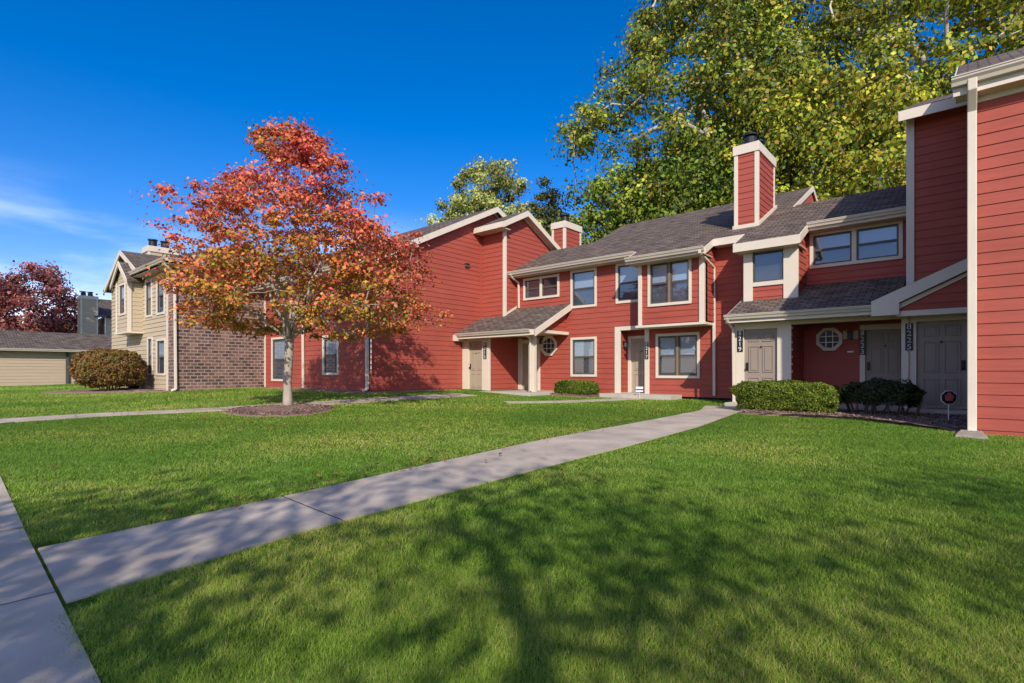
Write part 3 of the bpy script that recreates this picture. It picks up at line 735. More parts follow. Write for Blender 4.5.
# main roofs: a front gable over the left half and a hipped eave towards the brick corner
gx = -31.2
brf('roof', [[(-28.2, 7.0, 5.60), (gx, 7.0, 7.0), (gx, 14, 7.0), (-28.2, 14, 5.60)], [(gx, 7.0, 7.0), (-34.6, 7.0, 5.4), (-34.6, 14, 5.4), (gx, 14, 7.0)],
             [(-29.4, 6.85, 5.60), (-23.75, 6.85, 5.60), (-26.2, 10.4, 7.15), (-31, 10.4, 7.15)], [(-23.75, 6.85, 5.60), (-23.75, 14, 5.60), (-26.2, 10.4, 7.15)], [(-26.2, 10.4, 7.15), (-23.75, 14, 5.6), (-31, 14, 5.6), (-31, 10.4, 7.15)]])
w = MB()
for s, ze in ((1, 5.58), (-1, 5.42)):
    a = gx + s * 3.0
    w.hexa([(a, 6.95, ze - .22), (gx, 6.95, 6.78), (gx, 7.0, 6.78), (a, 7.0, ze - .22), (a, 6.95, ze), (gx, 6.95, 7.0), (gx, 7.0, 7.0), (a, 7.0, ze)])
w.build('rake_board', M['cream'], B)
w = MB(); w.poly([(-28.4, 7.25, 5.5), (gx, 7.25, 6.9), (-34.0, 7.25, 5.5)]); w.build('gable_wall', M['tan'], B, recalc=False)
w = MB(); gutter(w, (-28.6, 6.82, 5.58), (-23.72, 6.82, 5.58), (0, -1)); gutter(w, (-23.72, 6.82, 5.58), (-23.72, 13.9, 5.58), (1, 0)); w.build('gutter', M['gutter'], B)
w = MB(); w.box((-28.6, 6.86, 5.36), (-23.8, 7.3, 5.40)); w.box((-24.2, 7.3, 5.36), (-23.76, 13.9, 5.40)); w.build('soffit', M['soffit'], B)
downspout(B, [(-24.10, 6.76, 5.46), (-24.10, 6.9, 5.32), (-24.14, 7.2, 5.05), (-24.14, 7.24, .42), (-24.2, 7.12, .36)], .12, .08)
chimney(-33.4, -32.5, 8.5, 9.85, 5.9, 7.72, B, 'tan', 2)

# ------------------------------------------------------------------ garage and far house
g = empty('garage', (-45, 2, .2), 'long low tan garage with a brown shingle roof at the far end of the lawn', 'garage')
w = MB(); lap_wall(w, side(-42.5), -12, 12, .1, 2.36); lap_wall(w, front(-12), -49, -42.5, .1, 2.36); w.build('wall', M['garage'], g, recalc=False)
w = MB(); w.slab([(-42.1, -12.4, 2.48), (-42.1, 12.4, 2.48), (-45.2, 12.4, 3.68), (-45.2, -12.4, 3.68)], .1); w.slab([(-45.2, -12.4, 3.68), (-45.2, 12.4, 3.68), (-48.4, 12.4, 2.4), (-48.4, -12.4, 2.4)], .1); w.build('roof', M['shingle'], g)
w = MB(); gutter(w, (-42.06, -12.4, 2.47), (-42.06, 12.4, 2.47), (1, 0)); w.build('gutter', M['gutter'], g)
w = MB(); w.box((-42.47, 6.72, .15), (-42.36, 6.86, 2.4)); w.build('downspout', M['bronze'], g)
w = MB()
for v0 in (-11.5, -7.6, -3.7, .2, 7.4):
    for k in range(4): w.pbox(side(-42.5), v0, v0 + 2.9, .15 + k * .52, .15 + k * .52 + .5, .0, .035)
w.build('garage_door', M['garage'], g)

f = empty('far_house', (-62, 14, .3), 'shaded tan house with a chimney and gable showing over the garage roof', 'building')
w = MB(); lap_wall(w, side(-60), 12.3, 22, .3, [(12.3, 6.1), (14.3, 7.4), (16.4, 6.1), (22, 6.1)], [(13.0, 17.2, 3.9, 5.0)]); lap_wall(w, front(12.3), -70, -60, .3, 6.1); w.build('wall', M['tan'], f, recalc=False)
w = MB(); w.slab([(-60.6, 11.9, 5.95), (-59.7, 11.9, 5.95), (-59.7, 14.3, 7.55), (-60.6, 14.3, 7.55)], .12); w.slab([(-60.6, 14.3, 7.55), (-59.7, 14.3, 7.55), (-59.7, 16.8, 5.95), (-60.6, 16.8, 5.95)], .12)
w.slab([(-59.9, 11.5, 6.2), (-59.9, 24, 6.2), (-65, 24, 8.3), (-65, 11.5, 8.3)], .12); w.build('roof', M['shingle'], f)
w = MB(); w.pbox(side(-60), 13.0, 17.2, 3.9, 5.0, -.1, -.05); fw = w.build('window', M['dark'], f)
w = MB(); w.poly([side(-60)(s, z, .03) for s, z in ((13.0, 3.9), (17.2, 3.9), (17.2, 5.0), (13.0, 5.0))]); w.build('pane', M['glass'], fw, recalc=False)
chimney(-61.2, -60.0, 10.55, 11.75, .3, 7.95, f, 'tan', 2)

# ------------------------------------------------------------------ ground
gx_ = np.concatenate([[-900, -500, -260, -160], np.arange(-110, 41, 1.0), [60, 100, 180, 400, 900]])
gy_ = np.concatenate([[-500, -200, -80], np.arange(-40, 61, 1.0), [90, 160, 300, 600, 900]])
UU, VV = np.meshgrid(gx_, gy_, indexing='ij')
ZZ = gz(UU, VV)
nx, ny = len(gx_), len(gy_)
me = bpy.data.meshes.new('lawn')
vv = np.stack([UU, VV, ZZ], -1).reshape(-1, 3)
ff = [(i * ny + j, (i + 1) * ny + j, (i + 1) * ny + j + 1, i * ny + j + 1) for i in range(nx - 1) for j in range(ny - 1)]
me.from_pydata(vv.tolist(), [], ff); me.materials.append(M['lawn'])
for p in me.polygons: p.use_smooth = True
o = bpy.data.objects.new('lawn', me); COL.objects.link(o); tag(o, kind='structure')

EXCL = []                                        # polygons that carry no grass
def ribbon(name, left, right, m, lift=.022, joint=1.5, sub=4, kind='structure', gap=.020):
    """concrete walk between two edge polylines, poured in slabs with open joints"""
    L = [Vector((*p, 0)) for p in left]; R = [Vector((*p, 0)) for p in right]
    def at(P_, t):
        d = [0]
        for a, b in zip(P_, P_[1:]): d.append(d[-1] + (b - a).length)
        x = t * d[-1]
        for i in range(len(d) - 1):
            if x <= d[i + 1] + 1e-9: return P_[i].lerp(P_[i + 1], (x - d[i]) / max(1e-9, d[i + 1] - d[i]))
        return P_[-1]
    ln = sum((b - a).length for a, b in zip(L, L[1:]))
    n = max(1, round(ln / joint)); mb = MB(); g_ = gap / 2 / ln
    rr = random.Random(3)
    for i in range(n):
        t0, t1 = i / n + g_, (i + 1) / n - g_
        dz = rr.uniform(-.003, .003)
        for k in range(sub):
            a, b = t0 + (t1 - t0) * k / sub, t0 + (t1 - t0) * (k + 1) / sub
            q = [at(L, a), at(R, a), at(R, b), at(L, b)]
            top = [(p.x, p.y, gzf(p.x, p.y) + lift + dz) for p in q]
            mb.prism([(x, y, z - .1) for x, y, z in top], top)
    o = mb.build(name, m); tag(o, kind=kind)
    jb = MB()
    for i in range(1, n):                          # dark felt strips in the joints
        q = [at(L, i / n - g_), at(R, i / n - g_), at(R, i / n + g_), at(L, i / n + g_)]
        top = [(p.x, p.y, gzf(p.x, p.y) + lift - .004) for p in q]
        jb.prism([(x, y, z - .06) for x, y, z in top], top)
    jb.build('joint', M['bronze'], o)
    EXCL.append(np.array([(p.x, p.y) for p in [at(L, t) for t in np.linspace(0, 1, 24)]] + [(p.x, p.y) for p in [at(R, t) for t in np.linspace(1, 0, 24)]]))
    return o
# the walk along the street (edge at y = .55) and the walk up to the entries
ribbon('sidewalk', [(-60, -.95), (22, -.95)], [(-60, 1.60), (-9.0, .72), (-4.6, .535), (-2.2, .45), (22, -.1)], M['concrete'], .012, 1.5, 4)
EXCL.append(np.array([(-4.35, .42), (-3.02, .40), (-3.02, .62), (-4.35, .68)]))
pl = [G(*p) for p in ((300, 494), (433, 464), (544, 440), (641, 422), (700, 411))]
pr = [G(*p) for p in ((300, 534), (433, 497.5), (566, 462), (628, 446.5), (700, 426.6))]
ribbon('path', [(-4.22, .53)] + pl + [(-5.55, 14.53)], [(-3.16, .492)] + pr + [(-4.35, 14.53)], M['concrete'], .012, 1.6, 4)
def walk(px, w, m=None, lift=.018):
    c = [Vector((*G(*p), 0)) for p in px]; Lp, Rp = [], []
    for i, p in enumerate(c):
        d = (c[min(i + 1, len(c) - 1)] - c[max(i - 1, 0)]).normalized(); n = Vector((-d.y, d.x, 0))
        a = p + n * w / 2; b = p - n * w / 2
        Lp.append((a.x, a.y)); Rp.append((b.x, b.y))
    return ribbon('path', Lp, Rp, m or M['concrete'], lift, 1.5, 3)
walk([(-60, 428), (0, 421.5), (100, 415), (200, 410.5), (262, 407), (330, 403), (376, 400), (420, 397.5), (446, 396), (468, 394.8)], .95)
walk([(505, 402.6), (560, 402.0), (600, 400.6), (632, 398.8), (652, 397.6)], .75)
# street behind the camera
mb = MB()
mb.poly([(-120, -14, .012), (60, -14, .012), (60, -5.2, .012), (-120, -5.2, .012)]); o = mb.build('road', M['asphalt']); tag(o, kind='structure')
mb = MB(); mb.box((-120, -5.2, -.1), (60, -5.03, .13)); o = mb.build('kerb', M['concrete'], bevel=.02); tag(o, kind='structure')

def blob_bed(name, cu, cv, ru, rv, h, m, label, rot=0, k=40, seed=1):
    """low mounded bed of bark mulch with a ragged edge"""
    r = np.random.default_rng(seed); mb = MB(); rings = 7; P0 = []
    wob = 1 + .07 * np.sin(np.arange(k) * 2 * np.pi / k * 3 + seed) + r.normal(0, .03, k)
    for i in range(rings + 1):
        t = i / rings
        for j in range(k):
            a = 2 * math.pi * j / k; x = ru * t * wob[j] * math.cos(a); y = rv * t * wob[j] * math.sin(a)
            u = cu + x * math.cos(rot) - y * math.sin(rot); v = cv + x * math.sin(rot) + y * math.cos(rot)
            z = gzf(u, v) + h * (1 - t ** 3) - .012 * (t == 1) + (0 if t == 1 else r.uniform(-.012, .012)) + .014
            P0.append((u, v, z))
    mb.v = P0
    for i in range(rings):
        for j in range(k):
            j2 = (j + 1) % k; mb.f.append((i * k + j, i * k + j2, (i + 1) * k + j2, (i + 1) * k + j))
    o = mb.build(name, m, smooth=True, recalc=False); tag(o, label, 'mulch', kind='stuff')
    EXCL.append(np.array([p[:2] for p in P0[rings * k:]]) * .97 + np.array([cu, cv]) * .03)
    # loose bark chips on top
    return o
BEDS = len(EXCL)
mt = G(283, 411.5)
blob_bed('mulch', mt[0] - .12, mt[1], 1.36, 1.2, .08, M['mulch'], 'brown mulch ring round the foot of the red maple', seed=3)
def strip_bed(name, pts, m, label, h=.05):
    mb = MB(); c = [Vector((*p, 0)) for p in pts]
    # pts: outline polygon, gridded by a fan with jitter
    cx = sum((p for p in c), Vector()) / len(c); P0 = []; k = 0; dens = []
    for a, b in zip(c, c[1:] + c[:1]):
        n = max(2, int((b - a).length / .12))
        dens += [a.lerp(b, i / n) for i in range(n)]
    k = len(dens); rings = 8; r = random.Random(5)
    for i in range(rings + 1):
        t = i / rings
        for p in dens:
            q = cx.lerp(p, t) + (Vector((r.uniform(-.04, .04), r.uniform(-.04, .04), 0)))
            P0.append((q.x, q.y, gzf(q.x, q.y) + .012 + h * (1 - t ** 4) + (r.uniform(-.012, .015) if t < 1 else -.012)))
    mb.v = P0
    for i in range(rings):
        for j in range(k):
            j2 = (j + 1) % k; mb.f.append((i * k + j, i * k + j2, (i + 1) * k + j2, (i + 1) * k + j))
    o = mb.build(name, m, smooth=True, recalc=False); tag(o, label, 'mulch', kind='stuff')
    EXCL.append(np.array([(p.x, p.y) for p in c]))
strip_bed('mulch', [G(736, 414), G(765, 415.5), G(800, 417), (G(850, 419.5)), G(900, 424), G(940, 428.5), G(960, 432.5), (-.05, 11.5), (-.05, 14.7), (-4.3, 14.7)], M['mulch'], 'brown mulch bed under the hedges along the right porch')
strip_bed('mulch', [(-30.4, 3.9), (-28, 4.0), (-25.6, 6.2), (-24.4, 6.75), (-24.2, 7.25), (-31, 7.25)], M['mulch'], 'brown mulch bed under the rounded bronze shrub')
strip_bed('mulch', [(-12.2, 15.75), (-10.0, 15.7), (-9.98, 17.05), (-11.78, 17.05), (-11.75, 16.0)], M['mulch'], 'narrow mulch bed round the small clipped hedge')
strip_bed('mulch', [(-24.1, 10.2), (-16.0, 10.1), (-15.5, 10.7), (-15.4, 14.3), (-15.93, 14.5), (-15.93, 10.82), (-24.1, 10.82)], M['mulch'], 'thin mulch strip along the foot of the red side wall')

# ------------------------------------------------------------------ foliage
def leaves(name, pts, size, cols, m, parent=None, up=.35, fold=True, jitter=.35, aspect=.75, out=None):
    """one leaf-shaped quad per point; pts Nx3 (world), cols Nx3"""
    n = len(pts)
    nrm = RNG.normal(0, 1, (n, 3)); nrm /= np.linalg.norm(nrm, axis=1)[:, None]
    nrm[:, 2] += up
    if out is not None: nrm += out
    nrm /= np.linalg.norm(nrm, axis=1)[:, None]
    t = np.cross(nrm, RNG.normal(0, 1, (n, 3))); t /= np.linalg.norm(t, axis=1)[:, None] + 1e-9
    b = np.cross(nrm, t)
    s = (size * (1 + RNG.uniform(-jitter, jitter, n)))[:, None]
    v = np.stack([pts - t * s * .5, pts + b * s * aspect * .5 - t * s * .05 + nrm * s * .12, pts + t * s * .5, pts - b * s * aspect * .5 - t * s * .05 + nrm * s * .12], 1).reshape(-1, 3)
    o0 = np.array(ORG.get(parent.name, (0, 0, 0)) if parent is not None else (0, 0, 0))
    v = v - o0
    me = bpy.data.meshes.new(name)
    me.vertices.add(n * 4); me.vertices.foreach_set('co', v.astype(np.float32).ravel())
    me.loops.add(n * 4); me.loops.foreach_set('vertex_index', np.arange(n * 4, dtype=np.int32))
    me.polygons.add(n); me.polygons.foreach_set('loop_start', np.arange(0, n * 4, 4, dtype=np.int32))
    a = me.color_attributes.new('col', 'FLOAT_COLOR', 'POINT')
    c4 = np.ones((n, 4, 4), np.float32); c4[:, :, :3] = cols[:, None, :]
    a.data.foreach_set('color', c4.ravel())
    me.update(calc_edges=True); me.validate()
    me.materials.append(m)
    o = bpy.data.objects.new(name, me); COL.objects.link(o)
    if parent is not None: o.parent = parent
    return o

def vnoise(p, f, seed=0):
    """cheap smooth 3D noise in about -1..1"""
    r = np.random.default_rng(seed); out = 0
    for k in range(5):
        d = r.normal(0, 1, 3); d /= np.linalg.norm(d)
        out = out + np.sin(p @ (d * f * (1 + .35 * k)) + r.uniform(0, 6.28) + 1.3 * np.sin(p @ (r.normal(0, 1, 3) * f * .5)))
    return out / 2.6

def pick(cols, w, n, var=.22):
    c = np.array(cols)[RNG.choice(len(cols), n, p=np.array(w) / sum(w))]
    return np.clip(c * (1 + RNG.uniform(-var, var, (n, 1))) * (1 + RNG.uniform(-.08, .08, (n, 3))), .003, 1)

def skeleton(base, fork, targets, r0, rng, step=.35, wander=.10, lead=None, limbs=None):
    """grow limbs from the trunk to every target by joining it to the nearest limb; returns node list, parents, radii"""
    base = np.array(base, float)
    nodes = []; par = []
    tr = [base, *(lead or []), np.array(fork, float)]
    for a, b in zip(tr, tr[1:]):
        k = max(2, int(np.linalg.norm(b - a) / step))
        for i in range(k):
            nodes.append(a + (b - a) * i / k); par.append(len(nodes) - 2)
    nodes.append(tr[-1]); par.append(len(nodes) - 2)
    ntr = len(nodes) - 1
    limb_n = []
    for e_ in (limbs or []):                       # main limbs rising from the fork
        e_ = np.array(e_, float); f0 = tr[-1]; L = np.linalg.norm(e_ - f0); k = max(3, int(L / step)); last = ntr
        for i in range(1, k + 1):
            t = i / k; q = f0 + (e_ - f0) * t; q[2] += .16 * L * math.sin(math.pi * t) * (1 if e_[2] - f0[2] < 2.6 else .2); q += rng.normal(0, .035, 3)
            nodes.append(q); par.append(last); last = len(nodes) - 1
    order = np.argsort(np.linalg.norm(targets - tr[-1], axis=1))
    ends = []
    A = np.zeros((60000, 3)); A[:len(nodes)] = nodes; n = len(nodes); start = ntr if limbs else max(0, ntr - max(1, ntr // 3))
    dep = np.zeros(60000)
    for ti in order:
        t = targets[ti]
        d = A[start:n] - t
        dist = np.linalg.norm(d, axis=1) + .35 * np.maximum(0, d[:, 2]) + .10 * dep[start:n]
        j = start + int(np.argmin(dist)); p = A[j].copy(); L = np.linalg.norm(t - p)
        k = max(1, int(L / step)); last = j
        for i in range(1, k + 1):
            f = i / k
            q = p + (t - p) * f
            q[2] += .10 * L * math.sin(math.pi * f)
            if i < k: q = q + rng.normal(0, wander * step * 1.6, 3)
            A[n] = q; par.append(last); dep[n] = dep[last] + L / k; last = n; n += 1
        ends.append(last)
    cnt = np.zeros(n)
    for e in ends: cnt[e] += 1
    for i in range(n - 1, 0, -1): cnt[par[i]] += cnt[i]
    rad = r0 * (np.maximum(cnt, .3) / max(1, cnt[0])) ** .48
    return A[:n], par, rad, ends

def limb_mesh(nodes, par, rad, minr=.008, k=7, flare=1.35):
    mb = MB(); n = len(nodes); kids = [[] for _ in range(n)]
    for i in range(1, n): kids[par[i]].append(i)
    stack = [(0, None)]
    while stack:
        i, prev = stack.pop(); ch = [] if prev is None else [prev]; cur = i
        while True:
            ch.append(cur)
            if not kids[cur]: break
            ks = sorted(kids[cur], key=lambda q: -rad[q])
            for q in ks[1:]: stack.append((q, cur))
            cur = ks[0]
        if len(ch) < 2: continue
        rr = [max(minr, rad[q]) for q in ch]
        if prev is not None: rr[0] = min(rr[0], rr[1] * 1.25)
        else:
            rr[0] *= flare
            if len(rr) > 2: rr[1] *= 1 + (flare - 1) * .35
        kk = k + 5 if rr[0] > .1 else k if rr[0] > .03 else 4
        mb.tube([nodes[q] for q in ch], rr, kk)
    return mb

def tree(name, label, base, fork_h, targets, r0, leaf_n, leaf_s, spread, palette, weights, bark, seed, group=None, colfn=None, step=.4, lead=None, flat=.6, up=.35, leafm='leaf', minr=.008, wander=.1, clump=.0, tintv=.18, limbs=None):
    rng = np.random.default_rng(seed)
    u, v = base; z0 = gzf(u, v) - .05
    root = empty(name, (u, v, z0), label, 'tree', group)
    tg = np.array(targets) + np.array([u, v, z0])
    nodes, par, rad, ends = skeleton((u, v, z0), (u, v, z0 + fork_h) if lead is None else np.array(lead[-1]) + (u, v, z0), tg, r0, rng, step, wander, [np.array(q) + (u, v, z0) for q in (lead or [])[:-1]], [np.array(q) + (u, v, z0) for q in limbs] if limbs else None)
    limb_mesh(nodes, par, rad, minr).build('trunk', M[bark], root, smooth=True, recalc=False)
    per = leaf_n // len(tg)
    idx = np.repeat(np.arange(len(tg)), per)
    off = rng.normal(0, 1, (len(idx), 3)) * spread; off[:, 2] *= flat
    size_k = rng.uniform(.6, 1.3, len(tg))[idx]
    pts = tg[idx] + off * size_k[:, None]
    # leaves along the limbs too
    cols = pick(palette, weights, len(pts))
    tint = 1 + tintv * rng.normal(0, 1, (len(tg), 1))[idx]
    cols = cols * np.clip(tint, .6, 1.5)
    if colfn is not None: cols = colfn(pts - np.array([u, v, z0]), cols)
    on = off / (np.linalg.norm(off, axis=1)[:, None] + 1e-6) * clump
    leaves('crown', pts, leaf_s, np.clip(cols, .003, 1), M[leafm], root, up=up, out=on)
    return root

def crown_targets(prof, n, rng, gap=.25, gf=.9, seed=0, inner=.35, min_r=.0):
    """random cluster centres inside a profile [(z, r_left, r_right)] (left/right as seen from the lawn), thinned by noise"""
    zs = [p[0] for p in prof]; out = []
    rx, ry = np.array([C, S]), np.array([-S, C])          # picture-right and into-picture directions
    while len(out) < n:
        z = rng.uniform(zs[0], zs[-1]); a = rng.uniform(0, 2 * math.pi)
        l = np.interp(z, zs, [p[1] for p in prof]); r = np.interp(z, zs, [p[2] for p in prof])
        ca = math.cos(a); R = (l * (1 - ca) + r * (1 + ca)) / 2
        if rng.uniform() > R / max(max(p[1], p[2]) for p in prof): continue
        t = (inner + (1 - inner) * rng.uniform() ** .7)
        w = rx * (ca * R * t) + ry * (math.sin(a) * R * t * .92)
        p = np.array([w[0], w[1], z])
        if vnoise(p[None], gf, seed)[0] < -1 + 2 * gap * .9: continue
        if out and np.min(np.linalg.norm(np.array(out) - p, axis=1)) < min_r: continue
        out.append(p)
    return np.array(out)

# ---- the maple
rng = np.random.default_rng(5)
mb_ = G(288, 408)
prof = [(1.8, .3, .9), (2.0, 2.0, 3.4), (2.4, 2.55, 4.0), (3.0, 2.55, 4.0), (3.6, 2.35, 3.5), (4.2, 2.8, 3.3), (4.85, 3.1, 3.3), (5.25, 2.3, 2.2), (5.6, 1.35, 1.8), (6.1, 1.1, 1.5), (6.7, .95, 1.0), (7.15, .5, .6)]
tg = crown_targets(prof, 640, rng, .47, 2.6, 4, .30, .17)
hub = np.hypot(tg[:, 0], tg[:, 1])
tg = tg[~((hub < 1.25) & (tg[:, 2] < 3.1)) & ~((hub < .8) & (tg[:, 2] < 4.0))]
red = np.array
def maple_col(p, c):
    x = p[:, 0] * C + p[:, 1] * S; z = p[:, 2]
    yel = np.clip(.55 * (1 - ss(z, 2.2, 4.6)) + .28 * (1 - ss(np.hypot(p[:, 0], p[:, 1]), .6, 3.0)) + .22 * ss(x, -1.0, 2.0) * (1 - ss(z, 2.5, 5.2)) + .30 * vnoise(p, 1.1, 9) - .10, 0, 1)
    yel = yel * (1 - .7 * ss(-x, 1.6, 3.0)) * (1 - .75 * ss(x, 2.4, 3.6))
    y = RNG.uniform(0, 1, len(p)) < yel
    c = c.copy(); k = np.clip(ss(z, 3.4, 5.6) * .20 + ss(np.abs(x), 1.8, 3.2) * .15, 0, .3); c[:, 1] *= 1 - k; c[:, 0] *= 1 - .35 * k
    k = np.array([[.56, .36, .045], [.62, .28, .04], [.40, .32, .05], [.26, .23, .04]])[RNG.integers(0, 4, int(y.sum()))]
    c[y] = k * RNG.uniform(.75, 1.2, (len(k), 1))
    return c
tree('maple_tree', 'red and orange autumn maple with pale trunk in a mulch ring on the lawn', mb_, 1.75, tg, .108, 42000, .088, .17,
     [(.74, .21, .08), (.66, .125, .09), (.78, .30, .08), (.44, .07, .06), (.74, .36, .21)], [4, 3.2, 2.6, 1.4, 1.3], 'bark', 21, up=.9, clump=1.2, tintv=.22, colfn=maple_col, step=.25,
     lead=[(-.03, .0, .8), (.02, .03, 1.75)], flat=.42, wander=.10, limbs=[(C * x - S * y, S * x + C * y, z) for x, y, z in ((-1.3, .3, 3.7), (1.5, -.2, 3.6), (.15, .2, 5.7), (-.55, -.9, 4.5), (.8, .9, 4.7), (2.4, .4, 2.75), (-1.9, -.4, 2.7), (.5, -1.7, 3.1), (-.3, 1.8, 3.2))])

# ---- tall trees behind the building
YG = [(.36, .385, .034), (.20, .29, .032), (.52, .46, .045), (.085, .135, .024), (.42, .27, .045)]
GR = [(.15, .23, .026), (.24, .33, .035), (.07, .11, .02), (.32, .36, .04)]
def big(name, label, base, prof, n, leaf_n, pal, wt, seed, gap=.35, gf=.45, r0=.45, fork=6., ls=.235, sp=.60, bark='palebark', group='tall trees behind the red building', min_r=.75, lead=None, inner=.25, leafm='leaf'):
    r = np.random.default_rng(seed)
    n = int(n * .72); t = crown_targets(prof, n, r, gap, gf, seed, inner, min_r * 1.25)
    return tree(name, label, base, fork, t, r0, leaf_n, ls, sp, pal, wt, bark, seed, group, step=.9, lead=lead, flat=.62, minr=.04, clump=2.4, tintv=.30)
def ball(zb, zt, R, k=9, sk=.0):
    return [(zb + (zt - zb) * i / k, R * (1 + sk) * (.35 + .65 * math.sin(math.pi * min(1, (i / k) * .8 + .16)) ** .8), R * (1 - sk) * (.35 + .65 * math.sin(math.pi * min(1, (i / k) * .8 + .16)) ** .8)) for i in range(k + 1)]
big('sycamore_tree', 'tallest olive green sycamore with a white upper trunk, its top beyond the frame', (-14.2, 35), [(8, 6, 5), (12, 8.2, 6), (16, 8.8, 7), (19, 7.2, 7), (22, 4.5, 7), (25, 3.4, 6.5), (29, 2.5, 5), (32, 1, 2)], 400, 54000, YG, [1.2, 3, .8, 2.6, .9], 31, .64, .42, .55, 9, lead=[(0, 0, 9), (.4, .3, 17), (.9, .4, 22)], min_r=.8)
big('broadleaf_tree', 'dense yellow green broadleaf tree behind the tall brick red chimney', (-8.4, 39), ball(6, 31, 8.4), 380, 46000, YG, [2, 3, 1.2, 2.2, .5], 32, .56, .42, .5, 8)
big('broadleaf_tree', 'golden yellow green broadleaf tree behind the right roof ridge', (-3.0, 41), ball(6, 30, 7.4), 330, 38000, YG, [3, 2.6, 2.0, 2, .9], 33, .62, .42, .5, 8)
big('broadleaf_tree', 'olive broadleaf tree with blue sky gaps behind the nearest right wing', (2.2, 43.5), ball(8, 30, 7.2), 240, 30000, YG, [2, 3, 1.2, 2.2, .7], 34, .62, .42, .5, 9)
big('broadleaf_tree', 'lower bright green rounded tree behind the left half of the main roof', (-16.6, 30.5), [(4, 4.5, 4.5), (6, 5.2, 5.5), (9, 5.0, 5.2), (11, 4.2, 4.6), (12.6, 2.6, 3.4), (13.8, 1.0, 1.4)], 260, 34000, GR, [2, 3, 1.2, 2.4], 35, .2, .6, .3, 4, bark='darkbark', sp=.6, min_r=.6, ls=.22)
big('broadleaf_tree', 'gold tipped mid height tree behind the roof between the two chimneys and wing', (-6.2, 33.0), ball(4, 16.5, 6.2), 300, 36000, YG, [3, 2.4, 2.4, 1.2, 1.2], 36, .25, .6, .32, 4, bark='darkbark', sp=.62, min_r=.6, ls=.22)
big('broadleaf_tree', 'dark green tree in the gap below the sycamore', (-12.0, 31.5), ball(4, 15, 4.8), 220, 26000, GR, [3, 1.4, 2.6, .8], 37, .25, .6, .3, 4, bark='darkbark', sp=.6, min_r=.6, ls=.22)
# pale upright tree and the dark ones beside it
big('upright_tree', 'pale olive upright tree with pointed sprays above the gable roof', (-25.2, 26.7), [(4, 4, 3.8), (8, 5.2, 4.2), (10, 4.7, 3.9), (12, 3.5, 3.4), (13.2, 2.7, 2.8), (14.4, 1.8, 2.1), (15.2, .8, 1.0)], 420, 46000, [(.42, .45, .12), (.30, .36, .09), (.52, .50, .17), (.15, .20, .05), (.50, .36, .14)], [3, 3, 2, 1.6, .6], 38, .22, .9, .22, 3, bark='darkbark', sp=.36, min_r=.35, ls=.18, group=None)
big('pine_tree', 'dark green rusty topped tree beside the small chimney', (-23.2, 30.6), [(4, 2.6, 2.6), (8, 2.4, 2.4), (11, 1.7, 1.8), (13.2, .9, 1.0), (14.6, .2, .2)], 210, 24000, [(.06, .085, .02), (.10, .12, .025), (.17, .10, .035), (.04, .06, .015)], [3, 2.4, 1, 2], 39, .15, .9, .22, 3, bark='darkbark', sp=.36, min_r=.35, ls=.18, group=None)
# maroon trees beyond the garage
MR = [(.36, .095, .10), (.46, .13, .11), (.22, .08, .085), (.28, .18, .11), (.52, .22, .15)]
big('maroon_tree', 'maroon leaved tree beyond the garage roof', (-66, 8.6), [(2, 3, 4.2), (5, 5.2, 4.6), (7.4, 5.2, 4.0), (9, 4.0, 2.8), (10.4, 2.0, 1.2)], 230, 22000, MR, [3, 2, 3, 1.4, .6], 40, .3, .6, .28, 2.6, bark='darkbark', sp=.5, min_r=.5, ls=.26, group='maroon trees behind the garage')
big('maroon_tree', 'maroon leaved tree at the left frame edge beyond the garage', (-70, 1.5), [(2, 4, 4), (6, 5, 5), (9, 4, 4.2), (11, 2, 2)], 200, 18000, MR, [3, 2, 3, 1.4, .6], 41, .3, .6, .28, 2.6, bark='darkbark', sp=.5, min_r=.5, ls=.26, group='maroon trees behind the garage')
big('maroon_tree', 'tall maroon tree left of the frame beside the garage, shading the far house', (-49.6, -1.2), ball(6, 18, 3.4), 200, 16000, MR, [3, 2, 3, 1.4, .6], 42, .3, .6, .28, 2.6, bark='darkbark', sp=.6, min_r=.5, ls=.26, group='maroon trees behind the garage')

# ---- street trees on the verge behind the camera: their shade lies on the near lawn
def cam(x, zf): return (C * x - S * zf, S * x + C * zf)
for i, (x, zf, h, R, n, lf, sd) in enumerate([(-.3, -6.4, 7.3, 3.0, 170, 3800, 51), (-2.7, -4.2, 5.2, 1.7, 110, 9000, 52), (4.6, -7.6, 7.9, 3.3, 160, 3600, 53)]):
    r = np.random.default_rng(sd)
    t = crown_targets([(.40 * h, R * .6, R * .6), (.54 * h, R, R), (.72 * h, R, R), (.87 * h, R * .7, R * .7), (h, .4, .4)], n, r, .42, .9, sd, .2, .35)
    tree('street_tree', ['thinning street tree standing straight behind the viewpoint', 'thinning street tree behind the viewpoint beside the long walk', 'thinning street tree behind the viewpoint towards the right wing'][i], cam(x, zf), .36 * h, t, .018 * h, lf, .11, .46, [(.30, .20, .04), (.20, .20, .03), (.40, .18, .04)], [2, 2, 1], 'bark', sd, 'street trees behind the viewpoint', step=.35)

